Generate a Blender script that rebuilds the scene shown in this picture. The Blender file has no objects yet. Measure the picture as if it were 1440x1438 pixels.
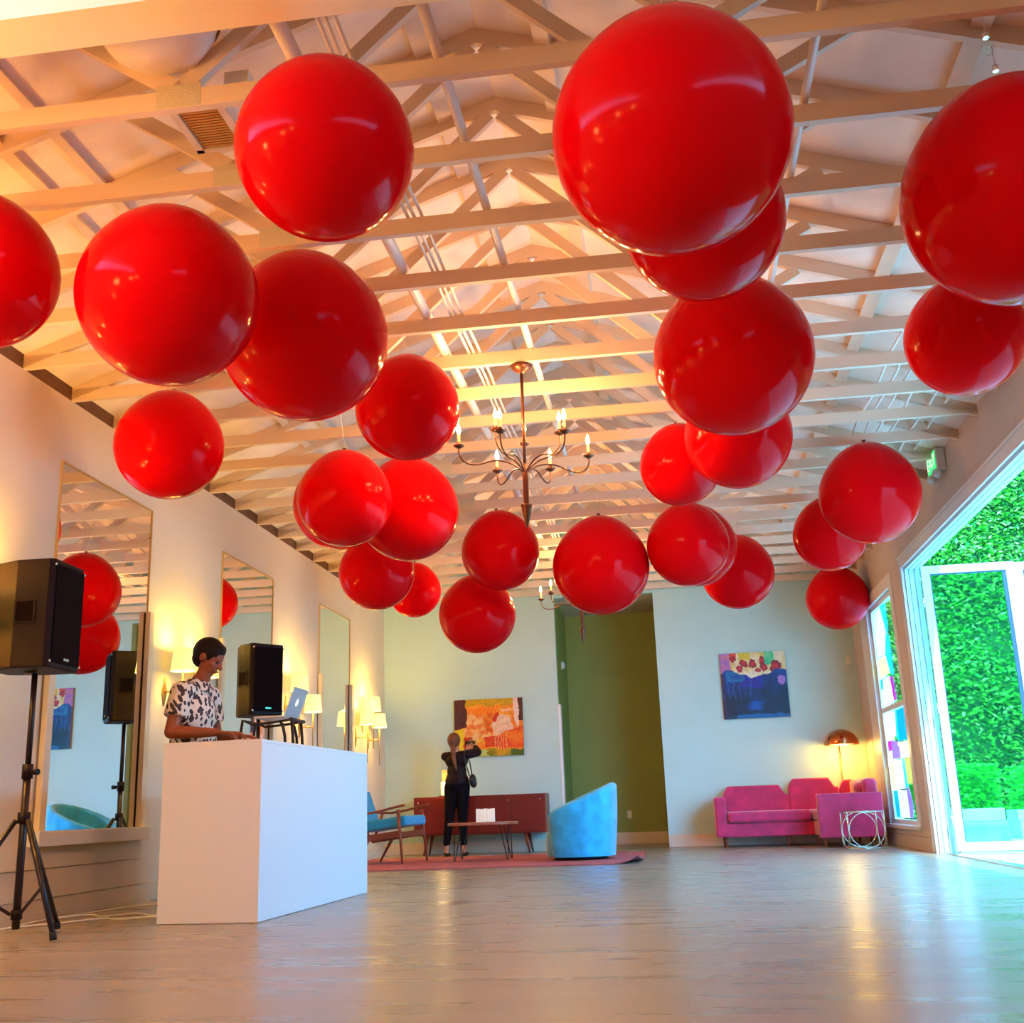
import bpy, math, random
from mathutils import Vector, Matrix
random.seed(7)
PI = math.pi
C = bpy.context.scene.collection
sc = bpy.context.scene

# ------------------------------------------------------------------ materials
def srgb(r, g, b):
    f = lambda c: ((c/255)/12.92 if c/255 <= .04045 else (((c/255)+.055)/1.055)**2.4)
    return (f(r), f(g), f(b), 1)

def mat(name, col, rough=.5, metal=0, emit=None, estr=0, noise=0, nscale=8, bump=0, bscale=40, trans=0, coat=0, sheen=0, sss=0, stretch=(1, 1, 1), spec=.5, ior=1.45):
    m = bpy.data.materials.new(name)
    m.use_nodes = True
    nt = m.node_tree
    p = nt.nodes['Principled BSDF']
    p.inputs['Base Color'].default_value = col
    p.inputs['Roughness'].default_value = rough
    p.inputs['Metallic'].default_value = metal
    p.inputs['Specular IOR Level'].default_value = spec
    p.inputs['IOR'].default_value = ior
    if coat: p.inputs['Coat Weight'].default_value = coat; p.inputs['Coat Roughness'].default_value = .05
    if sheen: p.inputs['Sheen Weight'].default_value = sheen
    if trans: p.inputs['Transmission Weight'].default_value = trans
    if sss:
        p.inputs['Subsurface Weight'].default_value = sss
        p.inputs['Subsurface Radius'].default_value = (.1, .02, .01)
        p.inputs['Subsurface Scale'].default_value = .3
    if emit:
        p.inputs['Emission Color'].default_value = emit
        p.inputs['Emission Strength'].default_value = estr
    tc = nt.nodes.new('ShaderNodeTexCoord')
    mp = nt.nodes.new('ShaderNodeMapping'); mp.inputs['Scale'].default_value = stretch
    nt.links.new(tc.outputs['Object'], mp.inputs['Vector'])
    if noise:
        n = nt.nodes.new('ShaderNodeTexNoise'); n.inputs['Scale'].default_value = nscale; n.inputs['Detail'].default_value = 5
        nt.links.new(mp.outputs[0], n.inputs['Vector'])
        mr = nt.nodes.new('ShaderNodeMapRange')
        mr.inputs['From Min'].default_value = .3; mr.inputs['From Max'].default_value = .7
        mr.inputs['To Min'].default_value = 1-noise; mr.inputs['To Max'].default_value = 1+noise
        nt.links.new(n.outputs['Fac'], mr.inputs['Value'])
        mx = nt.nodes.new('ShaderNodeVectorMath'); mx.operation = 'SCALE'
        mx.inputs[0].default_value = col[:3]
        nt.links.new(mr.outputs[0], mx.inputs['Scale'])
        nt.links.new(mx.outputs[0], p.inputs['Base Color'])
    if bump:
        n2 = nt.nodes.new('ShaderNodeTexNoise'); n2.inputs['Scale'].default_value = bscale; n2.inputs['Detail'].default_value = 3
        nt.links.new(mp.outputs[0], n2.inputs['Vector'])
        b = nt.nodes.new('ShaderNodeBump'); b.inputs['Strength'].default_value = bump; b.inputs['Distance'].default_value = .01
        nt.links.new(n2.outputs['Fac'], b.inputs['Height'])
        nt.links.new(b.outputs[0], p.inputs['Normal'])
    return m

M = {}
M['wall'] = mat('wall_paint', (.76, .64, .47, 1), .55, noise=.03, nscale=2)
M['backwall'] = mat('back_wall_paint', (.54, .70, .60, 1), .5, noise=.03, nscale=2)
M['green'] = mat('alcove_green_paint', (.30, .34, .07, 1), .5, noise=.05, nscale=2)
M['wallr'] = mat('right_wall_paint', (.66, .52, .42, 1), .6, noise=.03)
M['trim'] = mat('white_trim', (.86, .84, .80, 1), .35)
M['doorpaint'] = mat('sky_tinted_white_door_paint', (.58, .70, .74, 1), .35)  # white door paint; pale daylight tint and lower brightness put into the colour
M['skirt'] = mat('baseboard_paint', (.80, .62, .42, 1), .4)
M['timber'] = mat('painted_timber', (.78, .58, .41, 1), .55, noise=.06, nscale=5, bump=.15, bscale=30, stretch=(.3, 1, 1))
M['deck'] = mat('roof_deck_paint', (.90, .74, .60, 1), .6, noise=.10, nscale=3, bump=.2, bscale=18)
M['darkwood'] = mat('bare_brown_wood', (.16, .07, .03, 1), .7, noise=.2)
M['header'] = mat('header_cream', (.90, .84, .62, 1), .5)
M['pipe'] = mat('painted_pipe', (.86, .76, .66, 1), .35)
M['plate'] = mat('gusset_steel', (.70, .60, .42, 1), .4, .3, bump=.6, bscale=120)
M['balloon'] = mat('red_latex', (.68, .001, .003, 1), .12, spec=.5, ior=1.13)
M['knot'] = mat('dark_red_latex', (.10, .0, .0, 1), .4)
M['string'] = mat('white_string', (.8, .75, .7, 1), .6)
M['mirror'] = mat('mirror_silver', (.93, .93, .90, 1), .01, 1)
M['gilt'] = mat('gilt_edge', (.62, .40, .14, 1), .4, .5)
M['jamb'] = mat('cream_side_board', (.86, .68, .42, 1), .5)
M['brass'] = mat('aged_brass', (.55, .33, .10, 1), .3, .9)
M['bronze'] = mat('dark_bronze', (.14, .05, .025, 1), .35, .7)
M['candle'] = mat('candle_tube', (.90, .62, .22, 1), .5, emit=(1, .55, .15, 1), estr=.6)
M['bulb'] = mat('warm_bulb', (1, .9, .6, 1), .3, emit=(1, .72, .30, 1), estr=14)
M['shade'] = mat('lit_linen_shade', (.95, .85, .45, 1), .8, emit=(1, .80, .16, 1), estr=1.0)
M['black'] = mat('black_plastic', (.010, .003, .003, 1), .5, spec=.2, bump=.1, bscale=200)
M['grille'] = mat('black_grille', (.007, .002, .003, 1), .8, spec=.1, bump=.8, bscale=350)
M['blackmetal'] = mat('black_metal', (.020, .010, .012, 1), .35, .3)
M['rubber'] = mat('rubber', (.01, .01, .012, 1), .8)
M['chrome'] = mat('chrome', (.8, .8, .8, 1), .15, 1)
M['silver'] = mat('silver_aluminium', (.62, .66, .70, 1), .35, .6)
M['white_em'] = mat('white_emblem', (.95, .97, 1, 1), .3, emit=(.9, .95, 1, 1), estr=.6)
M['booth'] = mat('white_laminate', (.84, .84, .82, 1), .35)
M['cable'] = mat('white_cable', (.85, .80, .72, 1), .5)
M['teal'] = mat('teal_wool', (.015, .30, .50, 1), .8, noise=.12, nscale=20, sheen=.3, bump=.2, bscale=150)
M['velvet_blue'] = mat('blue_velvet', (.02, .44, .70, 1), .6, noise=.28, nscale=7, sheen=.6)
M['velvet_pink'] = mat('magenta_velvet', (.62, .010, .085, 1), .6, noise=.22, nscale=7, sheen=.5)
M['redwood'] = mat('oxblood_wood', (.17, .008, .006, 1), .4, noise=.12, nscale=4, stretch=(.5, 3, 3))
M['walnut'] = mat('walnut', (.25, .05, .02, 1), .35, noise=.2, nscale=6, stretch=(.5, 4, 4))
M['tabletop'] = mat('brown_table_top', (.40, .13, .06, 1), .35, noise=.2, nscale=6)
M['rug'] = mat('faded_rose_rug', (.42, .10, .09, 1), .95, noise=.30, nscale=6, bump=.4, bscale=80)
M['copper'] = mat('copper', (.72, .22, .08, 1), .18, 1)
M['lampglow'] = mat('lamp_diffuser', (1, .8, .4, 1), .5, emit=(1, .70, .22, 1), estr=3)
M['goldwire'] = mat('pale_gold_wire', (.75, .68, .50, 1), .25, .9)
M['skin'] = mat('skin', (.30, .07, .022, 1), .5, sss=.1)
M['skin2'] = mat('fair_skin', (.62, .28, .16, 1), .5, sss=.1)
M['hair'] = mat('dark_brown_hair', (.012, .004, .002, 1), .6, spec=.2, bump=.5, bscale=90)
M['hair2'] = mat('auburn_hair', (.16, .045, .012, 1), .45, bump=.5, bscale=90, stretch=(1, 1, .15))
M['eye'] = mat('eye_dark', (.02, .01, .01, 1), .2)
M['lip'] = mat('lip', (.32, .06, .04, 1), .4)
M['trouser'] = mat('black_trousers', (.006, .005, .008, 1), .9, spec=.1)
M['blackcloth'] = mat('black_blouse', (.012, .004, .006, 1), .6, spec=.2)
M['leather'] = mat('black_leather', (.012, .010, .012, 1), .3)
M['shoe'] = mat('black_shoe', (.012, .006, .006, 1), .35)
M['exitbody'] = mat('exit_sign_housing', (.70, .62, .55, 1), .4)
M['exitgreen'] = mat('exit_sign_face', (.05, .8, .2, 1), .4, emit=(.05, 1, .25, 1), estr=.55)
M['exittext'] = mat('exit_sign_letters', (.85, 1, .85, 1), .4, emit=(.7, 1, .7, 1), estr=.8)
M['gap'] = mat('dark_gasket', (.02, .05, .09, 1), .5)
M['concrete'] = mat('pale_concrete', (.55, .66, .66, 1), .8, noise=.15, nscale=5)
M['paver'] = mat('pale_paver', (.70, .78, .74, 1), .8, noise=.1, nscale=3)
M['joint'] = mat('paver_joint', (.08, .16, .18, 1), .9)
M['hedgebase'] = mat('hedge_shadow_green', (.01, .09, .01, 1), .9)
M['outlet'] = mat('outlet_plate', (.75, .72, .55, 1), .4)
M['amber'] = mat('amber_glass', (.9, .35, .05, 1), .2, emit=(1, .45, .08, 1), estr=.8)
M['paper'] = mat('cream_paper', (.92, .86, .70, 1), .7, emit=(1, .82, .5, 1), estr=.12)
M['art_edge'] = mat('canvas_edge', (.25, .16, .08, 1), .8)

def glassmat(name, tint=(1, 1, 1, 1), ior=1.3, alpha=0):
    """thin pane: straight transparency plus a fresnel reflection"""
    m = bpy.data.materials.new(name); m.use_nodes = True
    nt = m.node_tree; nt.nodes.clear()
    o = nt.nodes.new('ShaderNodeOutputMaterial')
    t = nt.nodes.new('ShaderNodeBsdfTransparent'); t.inputs['Color'].default_value = tint
    g = nt.nodes.new('ShaderNodeBsdfGlossy'); g.inputs['Roughness'].default_value = .02
    f = nt.nodes.new('ShaderNodeFresnel'); f.inputs['IOR'].default_value = ior
    mx = nt.nodes.new('ShaderNodeMixShader')
    ge = nt.nodes.new('ShaderNodeNewGeometry'); bf = nt.nodes.new('ShaderNodeMath'); bf.operation = 'SUBTRACT'; bf.use_clamp = True
    nt.links.new(f.outputs[0], bf.inputs[0]); nt.links.new(ge.outputs['Backfacing'], bf.inputs[1])   # only the outer side of a pane reflects
    nt.links.new(bf.outputs[0], mx.inputs['Fac']); nt.links.new(t.outputs[0], mx.inputs[1]); nt.links.new(g.outputs[0], mx.inputs[2])
    src = mx
    if alpha:
        d = nt.nodes.new('ShaderNodeBsdfTranslucent'); d.inputs['Color'].default_value = tint
        d2 = nt.nodes.new('ShaderNodeBsdfDiffuse'); d2.inputs['Color'].default_value = tint
        a = nt.nodes.new('ShaderNodeAddShader'); nt.links.new(d.outputs[0], a.inputs[0]); nt.links.new(d2.outputs[0], a.inputs[1])
        m2 = nt.nodes.new('ShaderNodeMixShader'); m2.inputs['Fac'].default_value = alpha
        nt.links.new(mx.outputs[0], m2.inputs[1]); nt.links.new(a.outputs[0], m2.inputs[2]); src = m2
    nt.links.new(src.outputs[0], o.inputs['Surface'])
    return m
M['glass'] = glassmat('clear_glass', (.93, 1, .97, 1), ior=1.22)
M['doorglass'] = glassmat('door_glass', (.62, .98, .80, 1), ior=1.13)
def shard(n, c, a=.55): M[n] = glassmat(n + '_glass', srgb(*c), alpha=a)
shard('g_cyan', (60, 215, 220)); shard('g_white', (225, 230, 240), .85); shard('g_yellow', (245, 225, 150), .75)
shard('g_magenta', (215, 70, 160)); shard('g_blue', (0, 160, 205), .8); shard('g_purple', (175, 130, 175), .8)
shard('g_cream', (235, 220, 205), .85); shard('g_olive', (215, 200, 120), .7); shard('g_green', (10, 150, 60), .8); shard('g_tealblue', (40, 165, 185), .8)

# floor: wide grey-brown planks running across the room, satin lacquer
def floor_material():
    m = bpy.data.materials.new('floor_planks'); m.use_nodes = True
    nt = m.node_tree; p = nt.nodes['Principled BSDF']
    tc = nt.nodes.new('ShaderNodeTexCoord')
    mp = nt.nodes.new('ShaderNodeMapping'); mp.inputs['Scale'].default_value = (1, 1, 1)
    nt.links.new(tc.outputs['Object'], mp.inputs['Vector'])
    br = nt.nodes.new('ShaderNodeTexBrick')
    br.inputs['Color1'].default_value = (.33, .255, .17, 1); br.inputs['Color2'].default_value = (.295, .225, .15, 1)
    br.inputs['Mortar'].default_value = (.26, .20, .135, 1)
    br.inputs['Scale'].default_value = 1; br.inputs['Mortar Size'].default_value = .003
    br.inputs['Brick Width'].default_value = 1.8; br.inputs['Row Height'].default_value = .19
    nt.links.new(mp.outputs[0], br.inputs['Vector'])
    mp2 = nt.nodes.new('ShaderNodeMapping'); mp2.inputs['Scale'].default_value = (.55, 4.0, 1)
    nt.links.new(tc.outputs['Object'], mp2.inputs['Vector'])
    n = nt.nodes.new('ShaderNodeTexNoise'); n.inputs['Scale'].default_value = 1.8; n.inputs['Detail'].default_value = 5; n.inputs['Roughness'].default_value = .45
    nt.links.new(mp2.outputs[0], n.inputs['Vector'])
    vr = nt.nodes.new('ShaderNodeMapRange'); vr.inputs['From Min'].default_value = .3; vr.inputs['From Max'].default_value = .7
    vr.inputs['To Min'].default_value = .90; vr.inputs['To Max'].default_value = 1.09
    nt.links.new(n.outputs['Fac'], vr.inputs['Value'])
    vm = nt.nodes.new('ShaderNodeVectorMath'); vm.operation = 'SCALE'
    nt.links.new(br.outputs['Color'], vm.inputs[0]); nt.links.new(vr.outputs[0], vm.inputs['Scale'])
    nt.links.new(vm.outputs[0], p.inputs['Base Color'])
    mr = nt.nodes.new('ShaderNodeMapRange'); mr.inputs['From Min'].default_value = .3; mr.inputs['From Max'].default_value = .7
    mr.inputs['To Min'].default_value = .24; mr.inputs['To Max'].default_value = .36
    nt.links.new(n.outputs['Fac'], mr.inputs['Value']); nt.links.new(mr.outputs[0], p.inputs['Roughness'])
    b = nt.nodes.new('ShaderNodeBump'); b.inputs['Strength'].default_value = .06; b.inputs['Distance'].default_value = .01
    nt.links.new(n.outputs['Fac'], b.inputs['Height']); nt.links.new(b.outputs[0], p.inputs['Normal'])
    p.inputs['Specular IOR Level'].default_value = .7
    return m
M['floor'] = floor_material()

def shirt_material():
    m = bpy.data.materials.new('leaf_print_shirt'); m.use_nodes = True
    nt = m.node_tree; p = nt.nodes['Principled BSDF']; p.inputs['Roughness'].default_value = .8
    tc = nt.nodes.new('ShaderNodeTexCoord')
    prev = None
    for rot, off in ((.6, 0), (-.9, 3.1)):
        mp = nt.nodes.new('ShaderNodeMapping'); mp.inputs['Rotation'].default_value = (rot*.5, rot, rot*.7)
        nt.links.new(tc.outputs['Object'], mp.inputs['Vector'])
        mq = nt.nodes.new('ShaderNodeMapping'); mq.inputs['Scale'].default_value = (30, 26, 10); mq.inputs['Location'].default_value = (off, off, off)
        nt.links.new(mp.outputs[0], mq.inputs['Vector'])
        v = nt.nodes.new('ShaderNodeTexVoronoi'); v.inputs['Scale'].default_value = 1
        nt.links.new(mq.outputs[0], v.inputs['Vector'])
        lt = nt.nodes.new('ShaderNodeMath'); lt.operation = 'LESS_THAN'; lt.inputs[1].default_value = .38
        nt.links.new(v.outputs['Distance'], lt.inputs[0])
        if prev:
            mxx = nt.nodes.new('ShaderNodeMath'); mxx.operation = 'MAXIMUM'
            nt.links.new(prev.outputs[0], mxx.inputs[0]); nt.links.new(lt.outputs[0], mxx.inputs[1]); prev = mxx
        else: prev = lt
    mx = nt.nodes.new('ShaderNodeMix'); mx.data_type = 'RGBA'
    mx.inputs[6].default_value = (.80, .70, .60, 1); mx.inputs[7].default_value = (.05, .03, .04, 1)
    nt.links.new(prev.outputs[0], mx.inputs['Factor']); nt.links.new(mx.outputs[2], p.inputs['Base Color'])
    return m
M['shirt'] = shirt_material()

def leaf_material():
    m = bpy.data.materials.new('hedge_leaf'); m.use_nodes = True
    nt = m.node_tree; p = nt.nodes['Principled BSDF']; p.inputs['Roughness'].default_value = .55
    at = nt.nodes.new('ShaderNodeAttribute'); at.attribute_name = 'leafcol'
    nt.links.new(at.outputs['Color'], p.inputs['Base Color'])
    tr = nt.nodes.new('ShaderNodeBsdfTranslucent'); nt.links.new(at.outputs['Color'], tr.inputs['Color'])
    mx = nt.nodes.new('ShaderNodeMixShader'); mx.inputs['Fac'].default_value = .35
    nt.links.new(p.outputs[0], mx.inputs[1]); nt.links.new(tr.outputs[0], mx.inputs[2])
    nt.links.new(mx.outputs[0], nt.nodes['Material Output'].inputs['Surface'])
    return m
M['leaf'] = leaf_material()

def paint_material():
    m = bpy.data.materials.new('canvas_pigment'); m.use_nodes = True
    nt = m.node_tree; p = nt.nodes['Principled BSDF']; p.inputs['Roughness'].default_value = .45
    at = nt.nodes.new('ShaderNodeAttribute'); at.attribute_name = 'pigment'
    nt.links.new(at.outputs['Color'], p.inputs['Base Color'])
    return m
M['pigment'] = paint_material()

# ------------------------------------------------------------------ mesh builder
class MB:
    def __init__(s): s.v = []; s.f = []; s.sm = []; s.mi = []; s.mats = []; s.cur = 0
    def use(s, key):
        if key not in s.mats: s.mats.append(key)
        s.cur = s.mats.index(key); return s
    def _add(s, vs, fs, smooth=False):
        o = len(s.v); s.v += [tuple(v) for v in vs]
        for f in fs: s.f.append(tuple(i+o for i in f)); s.sm.append(smooth); s.mi.append(s.cur)
        return s
    def box(s, x0, x1, y0, y1, z0, z1, mx=None):
        vs = [Vector((x, y, z)) for x in (x0, x1) for y in (y0, y1) for z in (z0, z1)]
        if mx: vs = [mx @ v for v in vs]
        return s._add(vs, [(0, 1, 3, 2), (4, 6, 7, 5), (0, 4, 5, 1), (2, 3, 7, 6), (0, 2, 6, 4), (1, 5, 7, 3)])
    def bar(s, a, b, w, h, up=(0, 0, 1)):
        """rectangular bar from a to b: w across, h along 'up'"""
        a, b = Vector(a), Vector(b); d = (b-a).normalized(); up = Vector(up)
        side = d.cross(up).normalized(); u = side.cross(d).normalized()
        vs = []
        for p in (a, b):
            for i, j in ((-1, -1), (1, -1), (1, 1), (-1, 1)): vs.append(p + side*(w/2*i) + u*(h/2*j))
        return s._add(vs, [(3, 2, 1, 0), (4, 5, 6, 7), (0, 1, 5, 4), (1, 2, 6, 5), (2, 3, 7, 6), (3, 0, 4, 7)])
    def prism(s, poly, axis, a, b, mx=None):
        """polygon in the two other axes, extruded from a to b along axis"""
        n = len(poly); vs = []
        for t in (a, b):
            for p in poly:
                v = list(p); v.insert(axis, t); v = Vector(v); vs.append(mx @ v if mx else v)
        area = sum(poly[i][0]*poly[(i+1) % n][1]-poly[(i+1) % n][0]*poly[i][1] for i in range(n))
        fl = (area > 0) ^ (axis == 1) ^ (b < a)
        fs = [tuple(range(n-1, -1, -1)), tuple(range(n, 2*n))] + [(i, (i+1) % n, (i+1) % n+n, i+n) for i in range(n)]
        if not fl: fs = [tuple(reversed(f)) for f in fs]
        return s._add(vs, fs)
    def tube(s, pts, r, n=12, caps=True, smooth=True):
        pts = [Vector(p) for p in pts]; rs = r if isinstance(r, (list, tuple)) else [r]*len(pts)
        vs = []; ref = None
        for i, p in enumerate(pts):
            d = (pts[min(i+1, len(pts)-1)] - pts[max(i-1, 0)]).normalized()
            if ref is None:
                ref = Vector((0, 0, 1)) if abs(d.z) < .9 else Vector((1, 0, 0))
                u = d.cross(ref).normalized()
            u = (u - d*u.dot(d)).normalized(); w = d.cross(u)
            for k in range(n):
                a = 2*PI*k/n; vs.append(p + (u*math.cos(a)+w*math.sin(a))*rs[i])
        fs = [(i*n+k, i*n+(k+1) % n, (i+1)*n+(k+1) % n, (i+1)*n+k) for i in range(len(pts)-1) for k in range(n)]
        s._add(vs, fs, smooth)
        if caps:
            o = len(s.v)-len(vs); s.f.append(tuple(o+k for k in range(n-1, -1, -1))); s.sm.append(False); s.mi.append(s.cur)
            s.f.append(tuple(o+(len(pts)-1)*n+k for k in range(n))); s.sm.append(False); s.mi.append(s.cur)
        return s
    def lathe(s, prof, c=(0, 0, 0), n=24, smooth=True, mx=None):
        """prof: (r, z) bottom to top round z; ends with r 0 close to a point"""
        vs = []; c = Vector(c)
        for r, z in prof:
            for k in range(n):
                a = 2*PI*k/n; v = Vector((r*math.cos(a), r*math.sin(a), z)); vs.append((mx @ v if mx else v) + c)
        fs = [(i*n+k, i*n+(k+1) % n, (i+1)*n+(k+1) % n, (i+1)*n+k) for i in range(len(prof)-1) for k in range(n)]
        return s._add(vs, fs, smooth)
    def ball(s, c, rx, ry=None, rz=None, n=16, m=10, mx=None):
        ry = rx if ry is None else ry; rz = rx if rz is None else rz; c = Vector(c)
        vs = []; fs = []
        for i in range(1, m):
            t = -PI/2 + PI*i/m
            for k in range(n):
                a = 2*PI*k/n; v = Vector((rx*math.cos(t)*math.cos(a), ry*math.cos(t)*math.sin(a), rz*math.sin(t)))
                vs.append((mx @ v if mx else v)+c)
        for p in ((0, 0, -rz), (0, 0, rz)): v = Vector(p); vs.append((mx @ v if mx else v)+c)
        b, t = len(vs)-2, len(vs)-1
        for i in range(m-2):
            for k in range(n): fs.append((i*n+k, i*n+(k+1) % n, (i+1)*n+(k+1) % n, (i+1)*n+k))
        for k in range(n): fs.append((b, (k+1) % n, k)); fs.append((t, (m-2)*n+k, (m-2)*n+(k+1) % n))
        return s._add(vs, fs, True)
    def limb(s, a, b, ra, rb, n=14):
        s.tube([a, b], [ra, rb], n); s.ball(a, ra, n=n, m=8); s.ball(b, rb, n=n, m=8); return s
    def build(s, name, key=None, parent=None, bevel=0, seg=2, sub=0, mesh_name=None):
        me = bpy.data.meshes.new(mesh_name or name); me.from_pydata(s.v, [], s.f)
        ks = s.mats if s.mats else [key]
        for k in ks: me.materials.append(M[k])
        me.polygons.foreach_set('use_smooth', s.sm)
        if s.mats: me.polygons.foreach_set('material_index', s.mi)
        me.update()
        o = bpy.data.objects.new(name, me); C.objects.link(o)
        if parent: o.parent = parent
        if bevel:
            m = o.modifiers.new('bevel', 'BEVEL'); m.width = bevel; m.segments = seg; m.limit_method = 'ANGLE'; m.angle_limit = math.radians(35)
        if sub:
            m = o.modifiers.new('sub', 'SUBSURF'); m.levels = sub; m.render_levels = sub
        return o

def thing(name, label, cat, loc=(0, 0, 0), rz=0, group=None):
    o = bpy.data.objects.new(name, None); C.objects.link(o); o.empty_display_size = .1
    o.location = loc; o.rotation_euler = (0, 0, rz)
    tag(o, label, cat, group); return o
def tag(o, label, cat, group=None, kind=None):
    if label: o['label'] = label
    if cat: o['category'] = cat
    if group: o['group'] = group
    if kind: o['kind'] = kind
    return o
def struct(o): o['kind'] = 'structure'; return o
def copy_tree(o, parent=None):
    c = o.copy(); C.objects.link(c)
    if parent: c.parent = parent
    for ch in kids.get(o.name, []) or [x for x in bpy.data.objects if x.parent == o]: copy_tree(ch, c)
    return c
kids = {}
def index_kids(root):
    kids[root.name] = [x for x in bpy.data.objects if x.parent == root]
    for x in kids[root.name]: index_kids(x)
def relabel(o, label, group=None):
    o['label'] = label
    if group: o['group'] = group
    return o
def remesh(o, vox, smooth=4, fac=.5):
    m = o.modifiers.new('remesh', 'REMESH'); m.mode = 'VOXEL'; m.voxel_size = vox; m.use_smooth_shade = True
    if smooth:
        m = o.modifiers.new('smooth', 'SMOOTH'); m.factor = fac; m.iterations = smooth
    return o

# ------------------------------------------------------------------ the room (metres; x right, y into the room, z up)
XL, XR, YB, ZC = -4.06, 2.60, 15.80, 3.50      # left wall, right wall, back wall, underside of trusses
YF = -4.0
RX, PITCH, ZR = -.78, .335, 4.70               # ridge x, roof slope, deck height at the ridge
deckz = lambda x: ZR - PITCH*abs(x-RX)

struct(MB().box(XL-.15, XR+.15, YF, 18.2, -.12, 0).build('floor', 'floor'))
# left wall
struct(MB().box(XL-.15, XL, YF, YB, 0, ZC).build('wall_left', 'wall'))
# right wall round the door opening (near end, unseen, shortened to limit daylight) and the window
DY0, DY1, DZ = 5.6, 12.13, 2.93
WY0, WY1, WZ0, WZ1 = 12.93, 14.53, .25, 2.87
b = MB()
b.box(XR, XR+.15, YF, DY0, 0, 3.58)
b.box(XR, XR+.15, DY0, DY1, DZ, 3.58)
b.box(XR, XR+.15, DY1, WY0, 0, 3.58)
b.box(XR, XR+.15, WY0, WY1, 0, WZ0)
b.box(XR, XR+.15, WY0, WY1, WZ1, 3.58)
b.box(XR, XR+.15, WY1, YB, 0, 3.58)
struct(b.build('wall_right', 'wallr'))
# back wall with the tall alcove, gable above
AX0, AX1, AY = -1.54, -.113, 17.5
b = MB()
def gable(x0, x1, z0):
    pts = [(x0, z0), (x1, z0), (x1, deckz(x1))]
    if x0 < RX < x1: pts.append((RX, ZR))
    pts.append((x0, deckz(x0))); return pts
b.prism(gable(XL, AX0, 0), 1, YB, YB+.14)
b.prism(gable(AX1, XR, 0), 1, YB, YB+.14)
b.prism(gable(AX0, AX1, ZC), 1, YB, YB+.14)
struct(b.build('wall_back', 'backwall'))
b = MB()
b.box(AX0-.12, AX1+.12, AY, AY+.1, 0, ZC)
b.box(AX0-.12, AX0, YB+.14, AY, 0, ZC)
b.box(AX1, AX1+.12, YB+.14, AY, 0, ZC)
struct(b.build('wall_alcove', 'green'))
struct(MB().box(AX0-.12, AX1+.12, YB+.14, AY+.1, ZC, ZC+.1).build('ceiling_alcove', 'wall'))
struct(MB().box(AX0+.0, AX1, AY-.02, AY, 0, .17).build('baseboard_alcove', 'skirt'))
struct(MB().box(AX0-.0, AX0+.035, YB-.012, YB+.14, 0, 1.98).build('trim_1', 'trim'))
struct(MB().box(XL-.15, XR+.15, YF-.15, YF, 0, 4.1).build('wall_front', 'wall'))
# baseboards
struct(MB().box(XL, AX0, YB-.02, YB, 0, .16).build('baseboard_back_left', 'skirt', bevel=.004))
struct(MB().box(AX1, XR, YB-.02, YB, 0, .16).build('baseboard_back_right', 'skirt', bevel=.004))
b = MB(); b.box(XL, XL+.022, YF, YB-.02, 0, .06); b.box(XL, XL+.016, YF, YB-.02, .06, .13)
struct(b.build('baseboard_left', 'wall', bevel=.003))
b = MB(); b.box(XR-.018, XR, 12.4, YB-.02, 0, .14); b.box(XR-.014, XR, 12.4, YB-.02, .145, .20)
struct(b.build('baseboard_right', 'skirt', bevel=.003))
# lapped boards along the lower left wall
b = MB()
b.prism([(XL, .135), (XL+.022, .135), (XL+.012, .315), (XL, .315)], 1, YF, 8.42)
b.prism([(XL, .32), (XL+.024, .32), (XL+.014, .452), (XL, .452)], 1, YF, 8.34)
struct(b.build('trim_2', 'wall'))
# header beam in front of the open trusses and the flat ceiling over the viewer
b = MB(); b.prism([(XL, ZC), (XR, ZC), (XR, deckz(XR)+.03), (RX, ZR+.03), (XL, deckz(XL)+.03)], 1, 3.24, 3.44)
struct(b.build('beam_header', 'header'))
struct(MB().box(XL-.15, XR+.15, YF, 3.24, 3.95, 4.05).build('ceiling_front', 'wall'))
# sloping roof deck: near-flat sheets seen between the trusses
for nm, xe in (('ceiling_left', XL-.45), ('ceiling_right', XR+.45)):
    poly = [(RX, ZR), (xe, deckz(xe)), (xe, deckz(xe)+.04), (RX, ZR+.04)]
    struct(MB().prism(poly, 1, 3.24, YB+.2).build(nm, 'deck'))
# blocking over the wall tops between trusses
b = MB()
b.box(XL-.02, XL+.0, 3.44, YB, ZC, deckz(XL)+.03)
b.box(XR+.0, XR+.02, 3.44, YB, ZC+.08, deckz(XR)+.03)
struct(b.build('trim_3', 'darkwood'))

# roof sheathing boards that run along the room
for i, (x, w) in enumerate(((1.585, .09), (-2.88, .05), (-3.13, .06), (-.42, .09), (-1.08, .09))):
    z = deckz(x); s = -PITCH if x > RX else PITCH
    mx = Matrix.Translation((x, 0, z-.022)) @ Matrix.Rotation(math.atan(-s), 4, 'Y')
    o = MB().box(-w/2, w/2, 3.46, YB-.05, -.02, .02, mx).build('roof_board', 'timber')
    tag(o, ['painted board running along right roof slope', 'inner thin board running along left roof slope', 'outer thin board running along left roof slope',
            'short-side board right of ridge under roof deck', 'board left of ridge under roof deck'][i], 'roof board', 'boards under the roof deck')

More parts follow.
